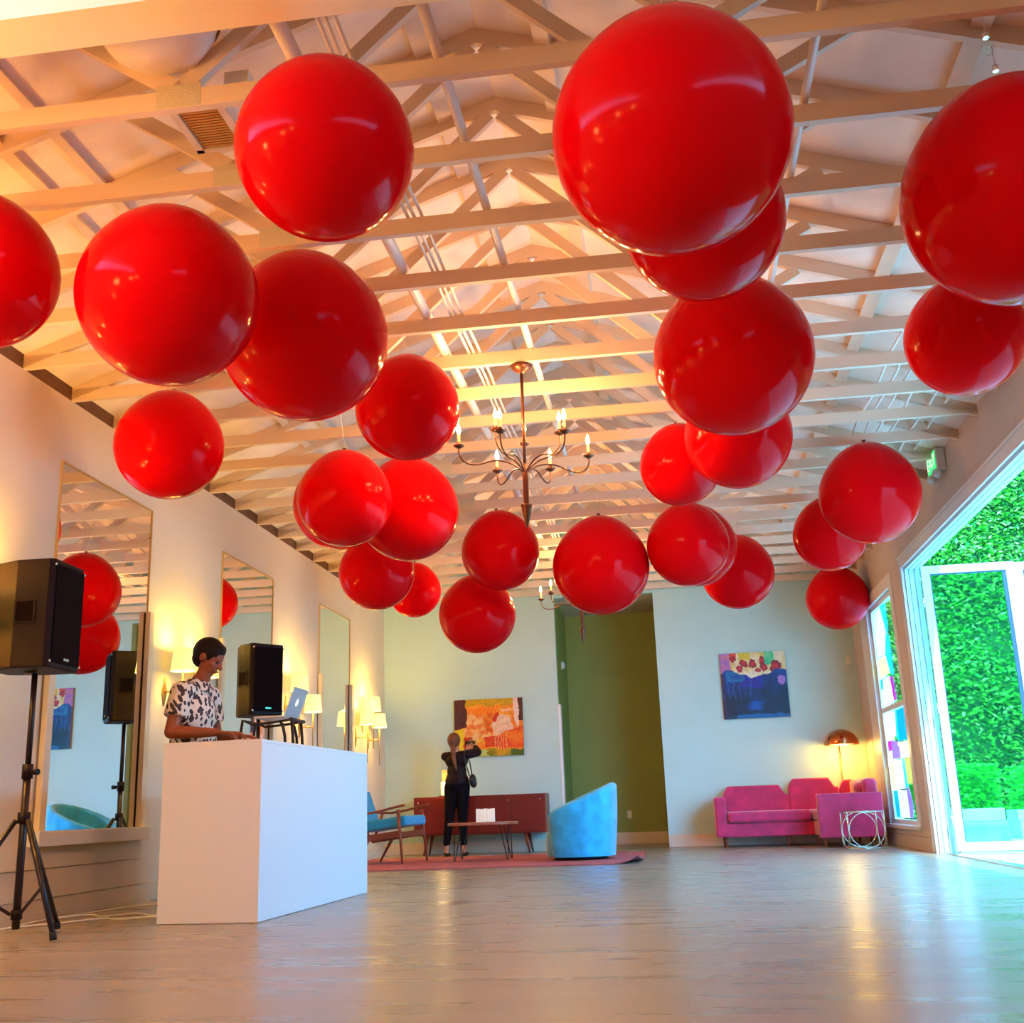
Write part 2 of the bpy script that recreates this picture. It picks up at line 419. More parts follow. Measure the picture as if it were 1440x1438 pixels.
# ------------------------------------------------------------------ trusses
def make_truss():
    t = thing('roof_truss', 'x', 'roof truss')
    W = .038
    half_l, half_r = RX-XL, XR-RX
    MB().box(XL+.0, XR, 0, W, ZC, ZC+.089).build('bottom_chord', 'timber', t)
    for xe, nm in ((XL, 'left'), (XR, 'right')):
        ze = deckz(xe)-.002; zr = ZR-.002; h = .094
        MB().prism([(xe, ze), (RX, zr), (RX, zr-h), (xe, ze-h)], 1, 0, W).build('top_chord', 'timber', t)
    nl, nr = RX-1.10, RX+1.10
    def web(x0, z0, x1, z1):
        MB().bar((x0, W/2, z0), (x1, W/2, z1), W*.98, .075, up=(0, 0, 1) if abs(x1-x0) > .01 else (1, 0, 0)).build('web', 'timber', t)
    web(nl, ZC+.09, RX-.03, ZR-.12); web(nr, ZC+.09, RX+.03, ZR-.12)
    web(nl, ZC+.09, XL+1.55, deckz(XL+1.55)-.10); web(nr, ZC+.09, XR-1.55, deckz(XR-1.55)-.10)
    for x, z in ((nl, ZC+.055), (nr, ZC+.055)):
        MB().box(x-.10, x+.10, -.0016, 0, z-.05, z+.06).build('gusset_plate', 'plate', t)
    return t
truss = make_truss(); index_kids(truss)
ordn = ['nearest', 'second', 'third', 'fourth', 'fifth', 'sixth', 'seventh', 'eighth', 'ninth', 'tenth', 'eleventh', 'twelfth', 'thirteenth', 'fourteenth', 'fifteenth', 'sixteenth', 'seventeenth', 'eighteenth', 'nineteenth', 'twentieth']
for k in range(20):
    o = truss if k == 0 else copy_tree(truss)
    o.location = (0, 3.868+.6125*k, 0)
    relabel(o, ('nearest white timber roof truss, just behind the cream header beam' if k == 0 else ('white timber roof truss %s in line behind the cream header beam' % ordn[k] if k < 19 else 'last white timber roof truss, against the back wall')), 'roof trusses across the room')

# pipes and conduits that lie on the bottom chords
def pipe(name, x, z, r, label, y0=3.46, y1=15.75, grp=None, wob=0):
    n = 22; pts = [(x+wob*math.sin(i*1.7+x*9), y0+(y1-y0)*i/n, z) for i in range(n+1)]
    tag(MB().tube(pts, r, 10).build(name, 'pipe'), label, 'pipe', grp)
zc = ZC+.092
pipe('sprinkler_pipe', -.757, zc+.024, .024, 'thick white sprinkler pipe lying along the trusses left of the ridge')
for x, lb in ((-1.178, 'leftmost'), (-1.146, 'middle'), (-1.105, 'rightmost')):
    pipe('conduit', x, zc+.009, .009, lb + ' of three thin white conduits lying across the trusses', grp='thin conduits on the trusses', wob=.008)
pipe('duct_pipe', -1.345, zc+.034, .034, 'fat pale pipe on the trusses left of the thin conduits')
pipe('drain_pipe', .792, zc+.02, .02, 'white pipe along the trusses on the right half', y1=9)
for x, lb in ((1.735, 'first'), (1.83, 'second'), (1.93, 'third'), (2.05, 'fourth'), (2.23, 'fifth'), (2.36, 'sixth')):
    pipe('wiring_conduit', x, zc+.010, .010, lb + ' thin conduit from the ridge in the bundle beside the right wall', y0=7.2, grp='thin conduits by the right wall', wob=.012)
# round duct and return grille, upper left
t = thing('air_duct', 'large round cream duct between the header beam and nearest truss', 'duct', (-1.93, 3.715, 0))
MB().lathe([(.0, 3.635), (.10, 3.645), (.19, 3.69), (.245, 3.77), (.262, 3.86), (.262, 4.02), (0, 4.02)], n=40).build('drum', 'pipe', t)
MB().lathe([(.262, 3.84), (.272, 3.845), (.272, 3.875), (.262, 3.88)], n=40).build('band', 'darkwood', t)
t = thing('ceiling_vent', 'slatted metal return vent between the first two trusses', 'vent', (-1.80, 4.18, 3.60))
b = MB()
b.box(-.20, -.165, -.17, .17, 0, .02); b.box(.02, .055, -.17, .17, 0, .02); b.box(-.20, .055, -.17, -.145, 0, .02); b.box(-.20, .055, .145, .17, 0, .02)
b.build('frame', 'timber', t)
b = MB()
for i in range(15): b.bar((-.165, -.135+i*.0193, .012), (.02, -.135+i*.0193, .012), .010, .006, up=(0, .5, 1))
b.build('louver', 'gilt', t)
MB().box(-.165, .02, -.145, .145, .03, .035).build('backing', 'darkwood', t)
MB().box(.06, .17, -.17, .17, .02, .16).build('plenum', 'pipe', t)

# ------------------------------------------------------------------ mirrors and their side boards on the left wall
def make_mirror(y0, y1, ztop, label):
    t = thing('wall_mirror', label, 'mirror', (XL, (y0+y1)/2, .55), 0, 'tall mirrors along the left wall')
    h = (y1-y0)/2; zt = ztop-.55
    MB().box(.001, .007, -h, h, 0, zt).build('mirror_glass', 'mirror', t)
    b = MB(); e = .012
    b.box(.0005, .014, -h-e, -h, 0, zt+e); b.box(.0005, .014, h, h+e, 0, zt+e); b.box(.0005, .014, -h, h, zt, zt+e)
    b.build('gilt_edge', 'gilt', t)
    for y in (-h-.05, h-.03):
        MB().box(.0145, .055, y, y+.075, 0, 1.64).build('side_board', 'jamb', t, bevel=.003)
    MB().box(.0005, .085, -h-.09, h+.09, -.095, -.001).build('sill', 'trim', t, bevel=.004)
    return t
make_mirror(6.87, 8.24, 3.02, 'tall mirror on left wall behind the tripod speaker')
make_mirror(9.73, 11.08, 3.01, 'tall mirror on left wall behind the booth loudspeaker')
make_mirror(12.70, 13.97, 3.03, 'tall mirror on left wall farthest from the front')

# ------------------------------------------------------------------ sconces
def make_sconce():
    t = thing('wall_sconce', 'x', 'wall lamp')
    b = MB(); b.prism([(0, -.12), (.045, 0), (0, .12), (-.045, 0)], 0, .001, .012)
    b.build('backplate', 'brass', t, bevel=.003)
    MB().tube([(.012, 0, 0), (.15, 0, 0)], .007, 8).build('arm', 'brass', t)
    MB().tube([(.16, 0, -.33), (.16, 0, .22)], .007, 8).build('rod', 'brass', t)
    MB().lathe([(.100, .16), (.078, .345), (.076, .345), (.098, .16)], (.16, 0, 0), 28).build('shade', 'shade', t)
    MB().ball((.16, 0, .25), .022, n=12, m=8).build('bulb', 'bulb', t)
    return t
sconce = make_sconce(); index_kids(sconce)
lamp_spots = []
for i, (y, z, lb) in enumerate((
    (11.55, 1.72, 'left and upper sconce of the pair beside the laptop'),
    (12.02, 1.53, 'right and lower sconce of the pair beside the laptop'),
    (14.28, 1.54, 'left sconce with shade lowest in the far lit group'),
    (14.60, 1.74, 'highest sconce of the far lit group near back corner'),
    (14.90, 1.54, 'right sconce of the far lit group near back corner'),
    (8.62, 1.60, 'sconce behind and left of the man at the booth'),
    (9.10, 1.60, 'sconce with shade seen right behind the man\'s face'),
    (5.98, 1.72, 'upper sconce at left picture edge beside loudspeaker'),
    (5.60, 1.52, 'lower sconce at left picture edge beside loudspeaker'),
    (4.40, 1.72, 'sconce on left wall just outside the left picture edge'),
    (3.80, 1.52, 'second sconce on left wall outside the picture'),
    (2.10, 1.72, 'third sconce on left wall, unseen, added for warm light'),  # these last two sconces are added out of view to warm the ceiling
    (.30, 1.52, 'fourth sconce on left wall, unseen, added for warm light'))):
    o = sconce if i == 0 else copy_tree(sconce)
    o.location = (XL, y, z); relabel(o, lb, 'lit brass sconces on the left wall'); lamp_spots.append((y, z))

# ------------------------------------------------------------------ window with coloured glass panels
t = thing('window', 'white window filled with coloured geometric glass right of sofa', 'window', (XR, 0, 0))
t.name = 'window_1'; t['kind'] = 'structure'
b = MB()
b.box(-.02, -.001, WY0-.13, WY0, WZ0-.04, WZ1+.15); b.box(-.02, -.001, WY1, WY1+.5, WZ0-.04, WZ1+.15); b.box(-.02, -.001, WY0, WY1, WZ1, WZ1+.15)
b.build('window_casing', 'trim', t, bevel=.004)
b = MB(); b.box(-.05, .05, WY0-.13, WY1+.5, WZ0-.045, WZ0-.002); b.build('window_sill', 'trim', t, bevel=.004)
b = MB(); yi0, yi1 = WY0+.001, WY1-.001
b.box(.03, .08, yi0, yi0+.05, WZ0, WZ1-.001); b.box(.03, .08, yi1-.05, yi1, WZ0, WZ1-.001)
b.box(.03, .08, yi0+.05, yi1-.05, WZ0, WZ0+.05); b.box(.03, .08, yi0+.05, yi1-.05, WZ1-.05, WZ1-.001); b.box(.03, .08, yi0+.05, yi1-.05, 1.56, 1.62)
b.build('window_frame', 'trim', t)
MB().box(.062, .066, yi0+.05, yi1-.05, WZ0+.05, WZ1-.05).build('window_pane', 'glass', t)
art = [('g_white', [(14.47, 2.80), (13.98, 2.80), (13.80, 2.49), (13.95, 2.24), (14.44, 2.25)]),
       ('g_cyan', [(13.93, 2.81), (13.70, 2.81), (13.68, 2.45)]),
       ('g_cyan', [(13.79, 2.44), (13.68, 2.44), (13.66, 1.95), (13.80, 2.0), (13.94, 2.23)]),
       ('g_yellow', [(14.46, 2.22), (13.97, 2.22), (13.83, 2.0), (14.46, 1.99)]),
       ('g_tealblue', [(14.46, 1.97), (14.30, 1.97), (14.33, 1.85), (14.46, 1.86)]),
       ('g_white', [(14.29, 1.96), (13.87, 1.96), (13.79, 1.64), (14.46, 1.64), (14.46, 1.84), (14.32, 1.84)]),
       ('g_magenta', [(13.85, 1.95), (13.70, 1.94), (13.64, 1.66), (13.76, 1.66)]),
       ('g_cream', [(14.46, 1.54), (13.80, 1.54), (13.92, 1.26), (14.46, 1.24)]),
       ('g_blue', [(13.70, 1.54), (13.22, 1.54), (13.02, 1.19), (13.75, 1.19)]),
       ('g_cyan', [(13.78, 1.54), (13.71, 1.54), (13.76, 1.19), (13.88, 1.24)]),
       ('g_magenta', [(14.46, 1.22), (14.24, 1.22), (14.28, 1.10), (14.46, 1.10)]),
       ('g_purple', [(14.22, 1.22), (13.77, 1.18), (13.78, 1.0), (14.25, 1.0)]),
       ('g_cream', [(13.75, 1.17), (13.02, 1.17), (13.1, .99), (13.76, .99)]),
       ('g_yellow', [(14.46, .98), (14.24, .98), (14.28, .65), (14.46, .65)]),
       ('g_white', [(14.22, .98), (13.73, .98), (13.72, .65), (14.26, .65)]),
       ('g_cyan', [(13.71, .98), (13.58, .98), (13.58, .65), (13.70, .65)]),
       ('g_olive', [(13.56, .98), (13.10, .98), (13.02, .70), (13.56, .70)]),
       ('g_tealblue', [(14.45, .63), (14.20, .63), (14.20, .32), (14.45, .32)]),
       ('g_white', [(14.18, .63), (13.70, .63), (13.66, .32), (14.18, .32)]),
       ('g_green', [(13.50, .69), (13.0, .69), (13.05, .5), (13.27, .33)]),
       ('g_purple', [(13.66, .63), (13.56, .68), (13.40, .52), (13.50, .32), (13.64, .32)])]
for k, poly in art:
    MB().prism(poly, 0, .048, .055).build('glass_panel', k, t)

# ------------------------------------------------------------------ big folding door opening
t = thing('door_1', 'white framed folding door opening to the garden on the right', 'door', (0, 0, 0)); t['kind'] = 'structure'
b = MB()   # casing on the room side, stepped mouldings
for x0, x1, g0, g1 in ((XR-.022, XR-.001, .0, .135), (XR-.035, XR-.022, .11, .135), (XR-.03, XR-.022, .0, .02)):
    b.box(x0, x1, DY1+g0, DY1+g1, 0, DZ+g1)
    b.box(x0, x1, DY0-.12, DY1+g0, DZ+g0, DZ+g1)
b.build('door_casing', 'trim', t, bevel=.003)
b = MB()   # jamb lining with track grooves
for x0, x1, d in ((XR, XR+.035, .0), (XR+.035, XR+.045, .018), (XR+.045, XR+.09, .0), (XR+.09, XR+.10, .018), (XR+.10, XR+.15, .0)):
    b.box(x0, x1, DY1-.03+d, DY1-.001, 0, DZ-.001)
    b.box(x0, x1, DY0, DY1-.03, DZ-.03+d, DZ-.001)
b.build('door_frame', 'doorpaint', t)
MB().box(XR+.155, XR+.165, DY1-.16, DY1-.12, 0, DZ-.03).build('gasket', 'gap', t)
MB().box(XR+.02, XR+.13, DY0, DY1-.03, .001, .012).build('threshold', 'chrome', t)
def make_leaf(y, x0, x1, label):
    t = thing('glass_door_leaf', label, 'door', (x0, y, .02), 0, 'folded glass door leaves')
    w = x1-x0; h = DZ-.05; s = .085
    b = MB(); b.box(0, s, 0, .045, 0, h); b.box(w-s, w, 0, .045, 0, h); b.box(s, w-s, 0, .045, 0, s+.0); b.box(s, w-s, 0, .045, h-s, h)
    b.build('leaf_frame', 'doorpaint', t, bevel=.004)
    b = MB(); g = .012
    b.box(s, s+g, .012, .034, s, h-s); b.box(w-s-g*3, w-s, .012, .034, s, h-s); b.box(s+g, w-s-g*3, .012, .034, h-s-g, h-s)
    b.build('gasket', 'gap', t)
    MB().box(s+g, w-s-g*3, .020, .026, s, h-s-g).build('pane', 'doorglass', t)
    for z in (.3, 1.4, 2.5): MB().tube([(-.012, .0, z-.05), (-.012, .0, z+.05)], .009, 8).build('hinge', 'chrome', t)
    return t
make_leaf(11.96, XR+.135, XR+1.07, 'white framed glass door leaf folded outside nearest the viewer')
make_leaf(12.03, XR+1.09, XR+2.02, 'white framed glass door leaf beside picture right edge')

# ------------------------------------------------------------------ outside
struct(MB().box(XR+.16, 14, -2, 24, -.10, -.02).build('ground_patio', 'paver'))
b = MB()
for i in range(9): b.box(XR+.16, 14, 3+i*1.6, 3.02+i*1.6, -.0195, -.016)
for i in range(5): b.box(3.6+i*1.6, 3.62+i*1.6, -2, 20, -.0198, -.0165)
struct(b.build('trim_4', 'joint'))
def hedge(name, label, ox, oy, lx, ly, h, nleaf, face, seed):
    """dense clipped hedge: a lumpy inner body and many small leaves on the side(s) that face the room"""
    rnd = random.Random(seed)
    t = thing(name, label, 'hedge', (ox, oy, 0))
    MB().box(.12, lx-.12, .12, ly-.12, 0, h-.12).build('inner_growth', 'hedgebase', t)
    vs, fs, cols = [], [], []
    pal = [(.05, .62, .01), (.09, .80, .02), (.02, .36, .02), (.20, .92, .05), (.45, 1.0, .12), (.75, .95, .30), (.01, .20, .02), (.06, .60, .10), (.16, .80, .02)]
    for i in range(nleaf):
        if face == 'y':
            x, z = rnd.uniform(0, lx), rnd.uniform(0, h)**1
            d = .14*math.sin(x*2.1+z)*math.cos(z*2.3) ; y = rnd.uniform(-.10, .14)+d
            if rnd.random() < .12: z = h-rnd.uniform(0, .12); y = rnd.uniform(0, ly)
        else:
            y, z = rnd.uniform(0, ly), rnd.uniform(0, h)
            x = rnd.uniform(-.10, .14)+.14*math.sin(y*2.1+z)*math.cos(z*2.3)
        s = rnd.uniform(.026, .060)
        R = Matrix.Rotation(rnd.uniform(0, 2*PI), 3, 'Z') @ Matrix.Rotation(rnd.uniform(-1.3, 1.3), 3, 'X') @ Matrix.Rotation(rnd.uniform(-1, 1), 3, 'Y')
        o = len(vs); p = Vector((x, y, z))
        for q in ((-s, 0, 0), (0, -s*.45, s*.1), (s, 0, 0), (0, s*.45, s*.1)): vs.append(p + R @ Vector(q))
        fs.append((o, o+1, o+2, o+3)); c = rnd.choice(pal); k = rnd.uniform(.42, .72)
        cols += [c[0]*k, c[1]*k, c[2]*k, 1]*4
    me = bpy.data.meshes.new('foliage'); me.from_pydata(vs, [], fs); me.materials.append(M['leaf'])
    a = me.color_attributes.new('leafcol', 'FLOAT_COLOR', 'CORNER'); a.data.foreach_set('color', cols)
    o = bpy.data.objects.new('foliage', me); C.objects.link(o); o.parent = t; o['kind'] = 'stuff'
    return t
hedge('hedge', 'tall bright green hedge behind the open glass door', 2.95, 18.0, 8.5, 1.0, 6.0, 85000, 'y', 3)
hedge('reflection_hedge', 'unseen green hedge on far patio side, added for reflections', 9.2, 2.0, 1.0, 15.2, 3.6, 16000, 'x', 5)  # out of view, added to give green reflections
def planter(x, y, w, d, h, label):
    t = thing('planter_box', label, 'planter', (x, y, -.02), 0, 'concrete planters on the patio')
    b = MB(); b.box(-w/2, w/2, -d/2, d/2, 0, h*.62); b.box(-w/2-.02, w/2-.03, -d/2-.01, d/2, h*.62, h)
    b.build('trough', 'concrete', t, bevel=.008)
    vs, fs, cols = [], [], []; rnd = random.Random(int(x*100))
    for i in range(2600):
        a = rnd.uniform(0, 2*PI); r = rnd.random()**.5*(w*.55); z = h+rnd.random()*.55
        p = Vector((r*math.cos(a), r*math.sin(a)*.6, z)); s = rnd.uniform(.02, .045)
        R = Matrix.Rotation(rnd.uniform(0, 2*PI), 3, 'Z') @ Matrix.Rotation(rnd.uniform(-1.3, 1.3), 3, 'X')
        o = len(vs)
        for q in ((-s, 0, 0), (0, -s*.5, 0), (s, 0, 0), (0, s*.5, 0)): vs.append(p + R @ Vector(q))
        fs.append((o, o+1, o+2, o+3)); c = rnd.choice([(.03, .6, .02), (.1, .8, .05), (.02, .3, .03)]); cols += [*c, 1]*4
    me = bpy.data.meshes.new('foliage'); me.from_pydata(vs, [], fs); me.materials.append(M['leaf'])
    a = me.color_attributes.new('leafcol', 'FLOAT_COLOR', 'CORNER'); a.data.foreach_set('color', cols)
    o = bpy.data.objects.new('foliage', me); C.objects.link(o); o.parent = t; o['kind'] = 'stuff'
planter(3.79, 15.2, .56, .5, .40, 'pale concrete planter seen low through the glass door')
planter(4.75, 15.9, .7, .5, .36, 'greenish planter at the picture right edge outside')

# ------------------------------------------------------------------ paintings
from mathutils import noise as NZ_
def nz_(u, v, s, k=0): return NZ_.noise(Vector((u*s+k, v*s+k*1.7, k)))
def canvas(name, label, x0, x1, z0, z1, fn, nx=130, nz=120):
    t = thing(name, label, 'painting', (x0, YB, z0), 0)
    w, h = x1-x0, z1-z0
    MB().box(0, w, -.035, -.001, 0, h).build('stretcher', 'art_edge', t)
    vs = [(w*i/nx, -.036, h*j/nz) for j in range(nz+1) for i in range(nx+1)]
    fs = [(j*(nx+1)+i, j*(nx+1)+i+1, (j+1)*(nx+1)+i+1, (j+1)*(nx+1)+i) for j in range(nz) for i in range(nx)]
    cols = []
    for j in range(nz):
        for i in range(nx):
            u_, v_ = (i+.5)/nx, (j+.5)/nz
            c0 = fn(u_ + .022*nz_(u_, v_, 9, 21) + .010*nz_(u_, v_, 30, 5), v_ + .022*nz_(u_, v_, 9, 33) + .012*nz_(u_*2, v_, 28, 8))
            k_ = 1 + .16*nz_(u_*3, v_, 22, 12); c = tuple(q*k_ for q in c0); cols += [*srgb(*[max(0, min(255, q)) for q in c])[:3], 1]*4
    me = bpy.data.meshes.new('painted_canvas'); me.from_pydata(vs, [], fs); me.materials.append(M['pigment'])
    a = me.color_attributes.new('pigment', 'FLOAT_COLOR', 'CORNER'); a.data.foreach_set('color', cols)
    o = bpy.data.objects.new('painted_canvas', me); C.objects.link(o); o.parent = t
    return t
from mathutils import noise as NZ
def nz(u, v, s, k=0): return NZ.noise(Vector((u*s+k, v*s+k*1.7, k)))
def lerp(a, b, t): t = max(0, min(1, t)); return tuple(a[i]*(1-t)+b[i]*t for i in range(3))
def art_left(u, v):
    n = nz(u, v, 5, 1); n2 = nz(u, v, 11, 4); n3 = nz(u*3, v, 14, 9)
    c = lerp((245, 130, 20), (252, 190, 60), .5+n*1.2)
    if v > .72: c = lerp(c, (250, 120, 10), .5+n3)
    if v > .88 + n*.05: c = lerp((215, 160, 0), (200, 150, 20), .5+n2)
    if .15 < u < .5 and .3 < v < .78+n*.1: c = lerp((250, 190, 120), (240, 120, 40), .4+n2*1.8)
    if ((u-.68)/(.20+n*.07))**2 + ((v-.52)/(.19+n2*.08))**2 < 1: c = lerp((248, 205, 165), (240, 180, 140), .5+n2)
    if .42 < u < .56 and .36+(.56-u) < v < .75: c = lerp((235, 140, 20), (225, 90, 20), .4+n2*2)
    if u > .62 and v < .42+.5*(u-.75)+n*.06 and v > .14: c = lerp((240, 75, 15), (250, 120, 20), .4+n*1.5)
    if .44 < u < .68 and .16 < v < .33+n*.05: c = (225, 60+40*n2, 15)
    if .56 < u < .64 and .60 < v < .76 and abs((u-.60)-(v-.68)*.4) < .035: c = (205, 40, 15)
    if .68 < u < .84 and .77 < v < .81+n*.02: c = (250, 190, 150)
    if .58 < u < .78 and v < .40 and math.sin(u*160) > .72 and v > .12: c = (250, 180, 110)
    if v < .14+n*.05: c = lerp((205, 150, 10), (120, 120, 20), .4+n*2)
    if v < .13 and .25 < u < .5 and n2 > -.1: c = (190, 200, 110)
    if v < .11 and u > .82: c = (70, 95, 20)
    if u > .93 and v > .60+.0*n: c = (75, 25, 10)
    if .86 < u < .94 and v > .5 and abs(u-(.97-.12*(v-.3))) < .045: c = (250, 205, 180)
    if u < .17+n*.03 and v > .46+.5*(u-.05): c = lerp((60, 0, 15), (95, 20, 40), .3+n3)
    if u < .13 and v < .47: c = (235, 200, 20)
    if .13 < u < .25 and v < .34 and v > .1: c = (200, 50, 20)
    return c
def art_right(u, v):
    n = nz(u, v, 5, 2); n2 = nz(u, v, 13, 6); n3 = nz(u*4, v*.6, 10, 3)
    edge = .68+n*.07+.04*math.sin(u*9)
    if v < edge:
        d = v/edge
        c = lerp((2, 14, 50), (6, 60, 145), d*d*.8+n*.5+n2*.2)
        if .12 < v < .26 and .25 < u < .75: c = lerp(c, (10, 70, 155), .35+n*1.4)
        if v < .05: c = (10, 90, 150)
        if v < .35 and u < .2: c = lerp(c, (5, 10, 30), .7)
        if .3 < u < .62 and .48+n*.1 < v: c = lerp((45, 10, 130), (30, 30, 150), .5+n2*2)
        if .08 < u < .34 and .56 < v < .72: c = lerp((20, 120, 165), (10, 70, 140), .5+n2)
        if ((u-.92)/.06)**2+((v-.56)/.07)**2 < 1: c = (170, 110, 190)
        if u < .05: c = (55, 10, 60)
        if v > .3 and math.sin(u*75+n) > .97 and u < .5: c = (60, 90, 150)
    else:
        c = lerp((240, 215, 170), (225, 185, 90), .4+n*1.5)
        if .28 < u < .48 and v > .88: c = (225, 185, 40)
        if .68 < u < .83 and v > .80: c = lerp((60, 190, 120), (120, 205, 130), .5+n2)
        if u < .15: c = lerp((170, 105, 175), (200, 120, 140), .5+n2*1.5)
        if .15 < u < .25 and v > .93: c = (220, 60, 30)
        for a, b_, r in ((.36, .84, .045), (.50, .83, .045), (.64, .86, .042), (.20, .90, .035), (.30, .76, .04), (.66, .76, .05), (.84, .77, .06), (.57, .72, .03)):
            q = ((u-a)/r)**2+((v-b_)/r)**2
            if q < 1.8+n2*2: c = lerp((215, 35, 30), (130, 10, 15), q*.6)
    return c
canvas('painting', 'orange and cream abstract painting above the low red cabinet', -3.03, -2.045, 1.30, 2.10, art_left)
canvas('painting', 'square abstract painting of red blooms over deep blue above sofa', .755, 1.65, 1.665, 2.565, art_right)

# ------------------------------------------------------------------ balloons (radius, centre)
def make_balloon():
    t = thing('balloon', 'x', 'balloon')
    prof = []
    for i in range(41):
        a = -PI/2+PI*i/40; r = math.cos(a); z = math.sin(a)
        if z > .5: z += (z-.5)**2*.30
        prof.append((max(r, .0008)*(1-.02*max(0, z)), z))
    MB().lathe(prof, n=64).build('envelope', 'balloon', t)
    MB().lathe([(.035, 1.05), (.022, 1.085), (.030, 1.10), (.045, 1.13), (.002, 1.13)], n=16).build('neck', 'knot', t)
    return t
balloon = make_balloon(); index_kids(balloon)
BAL = [
 (-1.15, 3.61, 3.04, .34, 'balloon high above left between the first trusses, left of the largest balloon'),
 (-2.97, 4.22, 3.03, .35, 'balloon cut off by the left picture edge'),
 (-2.04, 4.20, 2.80, .388, 'big balloon at left, directly above the small one by the wall'),
 (-1.74, 5.15, 2.99, .434, 'big balloon right of and behind another big one at left'),
 (-3.20, 6.71, 3.02, .36, 'balloon in front of the left wall above the tripod speaker mirror'),
 (-1.50, 6.46, 3.05, .33, 'balloon just left of the chandelier top'),
 (-2.125, 7.20, 2.70, .33, 'balloon left of the chandelier hub, front one of a stacked pair'),
 (-2.60, 8.64, 3.085, .38, 'balloon mostly hidden, showing a crescent at lower left of another'),
 (-1.877, 8.05, 2.826, .392, 'balloon directly left of the chandelier arms'),
 (-2.60, 9.855, 2.75, .351, 'balloon above the third mirror, lower left of the chandelier'),
 (-2.82, 12.39, 3.06, .31, 'small balloon peeking out behind a larger one at centre left'),
 (-1.51, 10.41, 3.00, .38, 'balloon right under the chandelier finial'),
 (-1.883, 11.17, 2.526, .396, 'lowest balloon, above the orange painting'),
 (-.53, 10.13, 2.73, .45, 'balloon in front of the far chandelier'),
 (.152, 3.52, 2.885, .425, 'largest balloon, top centre right with window reflections'),
 (.30, 4.45, 3.05, .355, 'balloon peeking out below the largest balloon'),
 (1.55, 4.29, 2.94, .455, 'big balloon cut off by the right picture edge'),
 (1.79, 6.06, 3.05, .33, 'balloon at right edge beneath the big cut-off one'),
 (.49, 5.83, 2.96, .44, 'big balloon right of centre, above two smaller ones'),
 (.22, 8.24, 3.08, .31, 'balloon lower left of the big right-of-centre balloon'),
 (.61, 7.45, 3.03, .37, 'balloon tucked right beneath the big right-of-centre balloon'),
 (.28, 10.0, 2.85, .375, 'balloon above the alcove edge, in front of its near twin'),
 (.39, 10.92, 3.04, .398, 'balloon showing only a thin crescent behind another at right'),
 (.85, 12.09, 2.98, .395, 'balloon above the blue painting'),
 (1.77, 9.16, 2.99, .41, 'balloon by the right wall under the exit sign'),
 (1.66, 10.74, 3.03, .35, 'balloon behind the one under the exit sign'),
 (2.21, 14.27, 3.00, .39, 'balloon farthest right near the coloured glass window'),
]
for i, (x, y, z, r, lb) in enumerate(BAL):
    o = balloon if i == 0 else copy_tree(balloon)
    o.location = (x, y, z); o.scale = (r, r, r)
    # leans a little, each its own way
    o.rotation_euler = (random.uniform(-.06, .06), random.uniform(-.06, .06), random.uniform(0, 6))
    relabel(o, 'red ' + lb, 'giant red balloons hanging from the trusses')
for i, (x, y, z, r, lb) in enumerate(BAL):
    top = z + r*1.12
    if top < ZC-.01:
        yk = 3.868+.6125*round((y-3.887)/.6125)+.019
        tag(MB().tube([(x, y, top-.005), (x, yk, ZC-.001)], .002, 6).build('balloon_string', 'string'), 'thin string holding the %s' % lb.split(',')[0], 'string', 'balloon strings')

# ------------------------------------------------------------------ chandeliers
def make_chandelier():
    t = thing('chandelier', 'x', 'chandelier')
    MB().lathe([(.008, -.06), (.02, -.055), (.06, -.03), (.075, -.008), (.075, 0), (.0, 0)], n=28).build('ceiling_canopy', 'bronze', t)
    MB().tube([(0, 0, -.05), (0, 0, -.75)], .011, 10).build('stem', 'bronze', t)
    MB().lathe([(.002, -1.145), (.012, -1.11), (.022, -1.07), (.030, -1.03), (.034, -1.0), (.040, -.985), (.014, -.98), (.018, -.97), (.019, -.75), (.013, -.72), (.011, -.70)], n=20).build('hub', 'bronze', t)
    spec = [(26, .46, -.62), (74, .46, -.62), (122, .46, -.62), (209, .46, -.62), (258, .46, -.62), (311, .46, -.62), (220, .22, -.50), (5, .24, -.50), (96, .20, -.50)]
    for a, R, zp in spec:
        a = math.radians(a); ca, sa = math.cos(a), math.sin(a)
        z0 = -.74 if R > .3 else -.73
        prof = [(0, z0-.03), (.08*R/.46+.01, z0+.03), (R*.45, z0+.045), (R*.75, z0+.005), (R*.93, z0+.02), (R*.995, z0+.07), (R, zp-.01)] if R > .3 else \
               [(0, z0-.03), (R*.35, z0+.04), (R*.75, z0+.08), (R*.97, z0+.14), (R, zp-.01)]
        pts = [Vector((r*ca, r*sa, z)) for r, z in prof]
        # smooth the path
        sm = []
        for i in range(len(pts)-1):
            p0, p1, p2, p3 = pts[max(i-1, 0)], pts[i], pts[i+1], pts[min(i+2, len(pts)-1)]
            for k in range(5):
                u = k/5; sm.append(.5*((2*p1)+(p2-p0)*u+(2*p0-5*p1+4*p2-p3)*u*u+(3*p1-p0-3*p2+p3)*u**3))
        sm.append(pts[-1])
        arm = MB().tube(sm, .0055, 8).build('arm', 'bronze', t)
        c = (R*ca, R*sa, 0)
        MB().lathe([(.0, zp-.012), (.012, zp-.012), (.036, zp+.004), (.036, zp+.008), (.012, zp+.002), (.014, zp+.03), (0, zp+.03)], c, 16).build('drip_pan', 'bronze', arm)
        MB().lathe([(.009, zp+.03), (.009, zp+.085), (0, zp+.087)], c, 12).build('candle', 'candle', arm)
        MB().lathe([(.006, zp+.085), (.013, zp+.10), (.015, zp+.115), (.009, zp+.138), (.0008, zp+.16)], c, 12).build('bulb', 'bulb', arm)
    return t
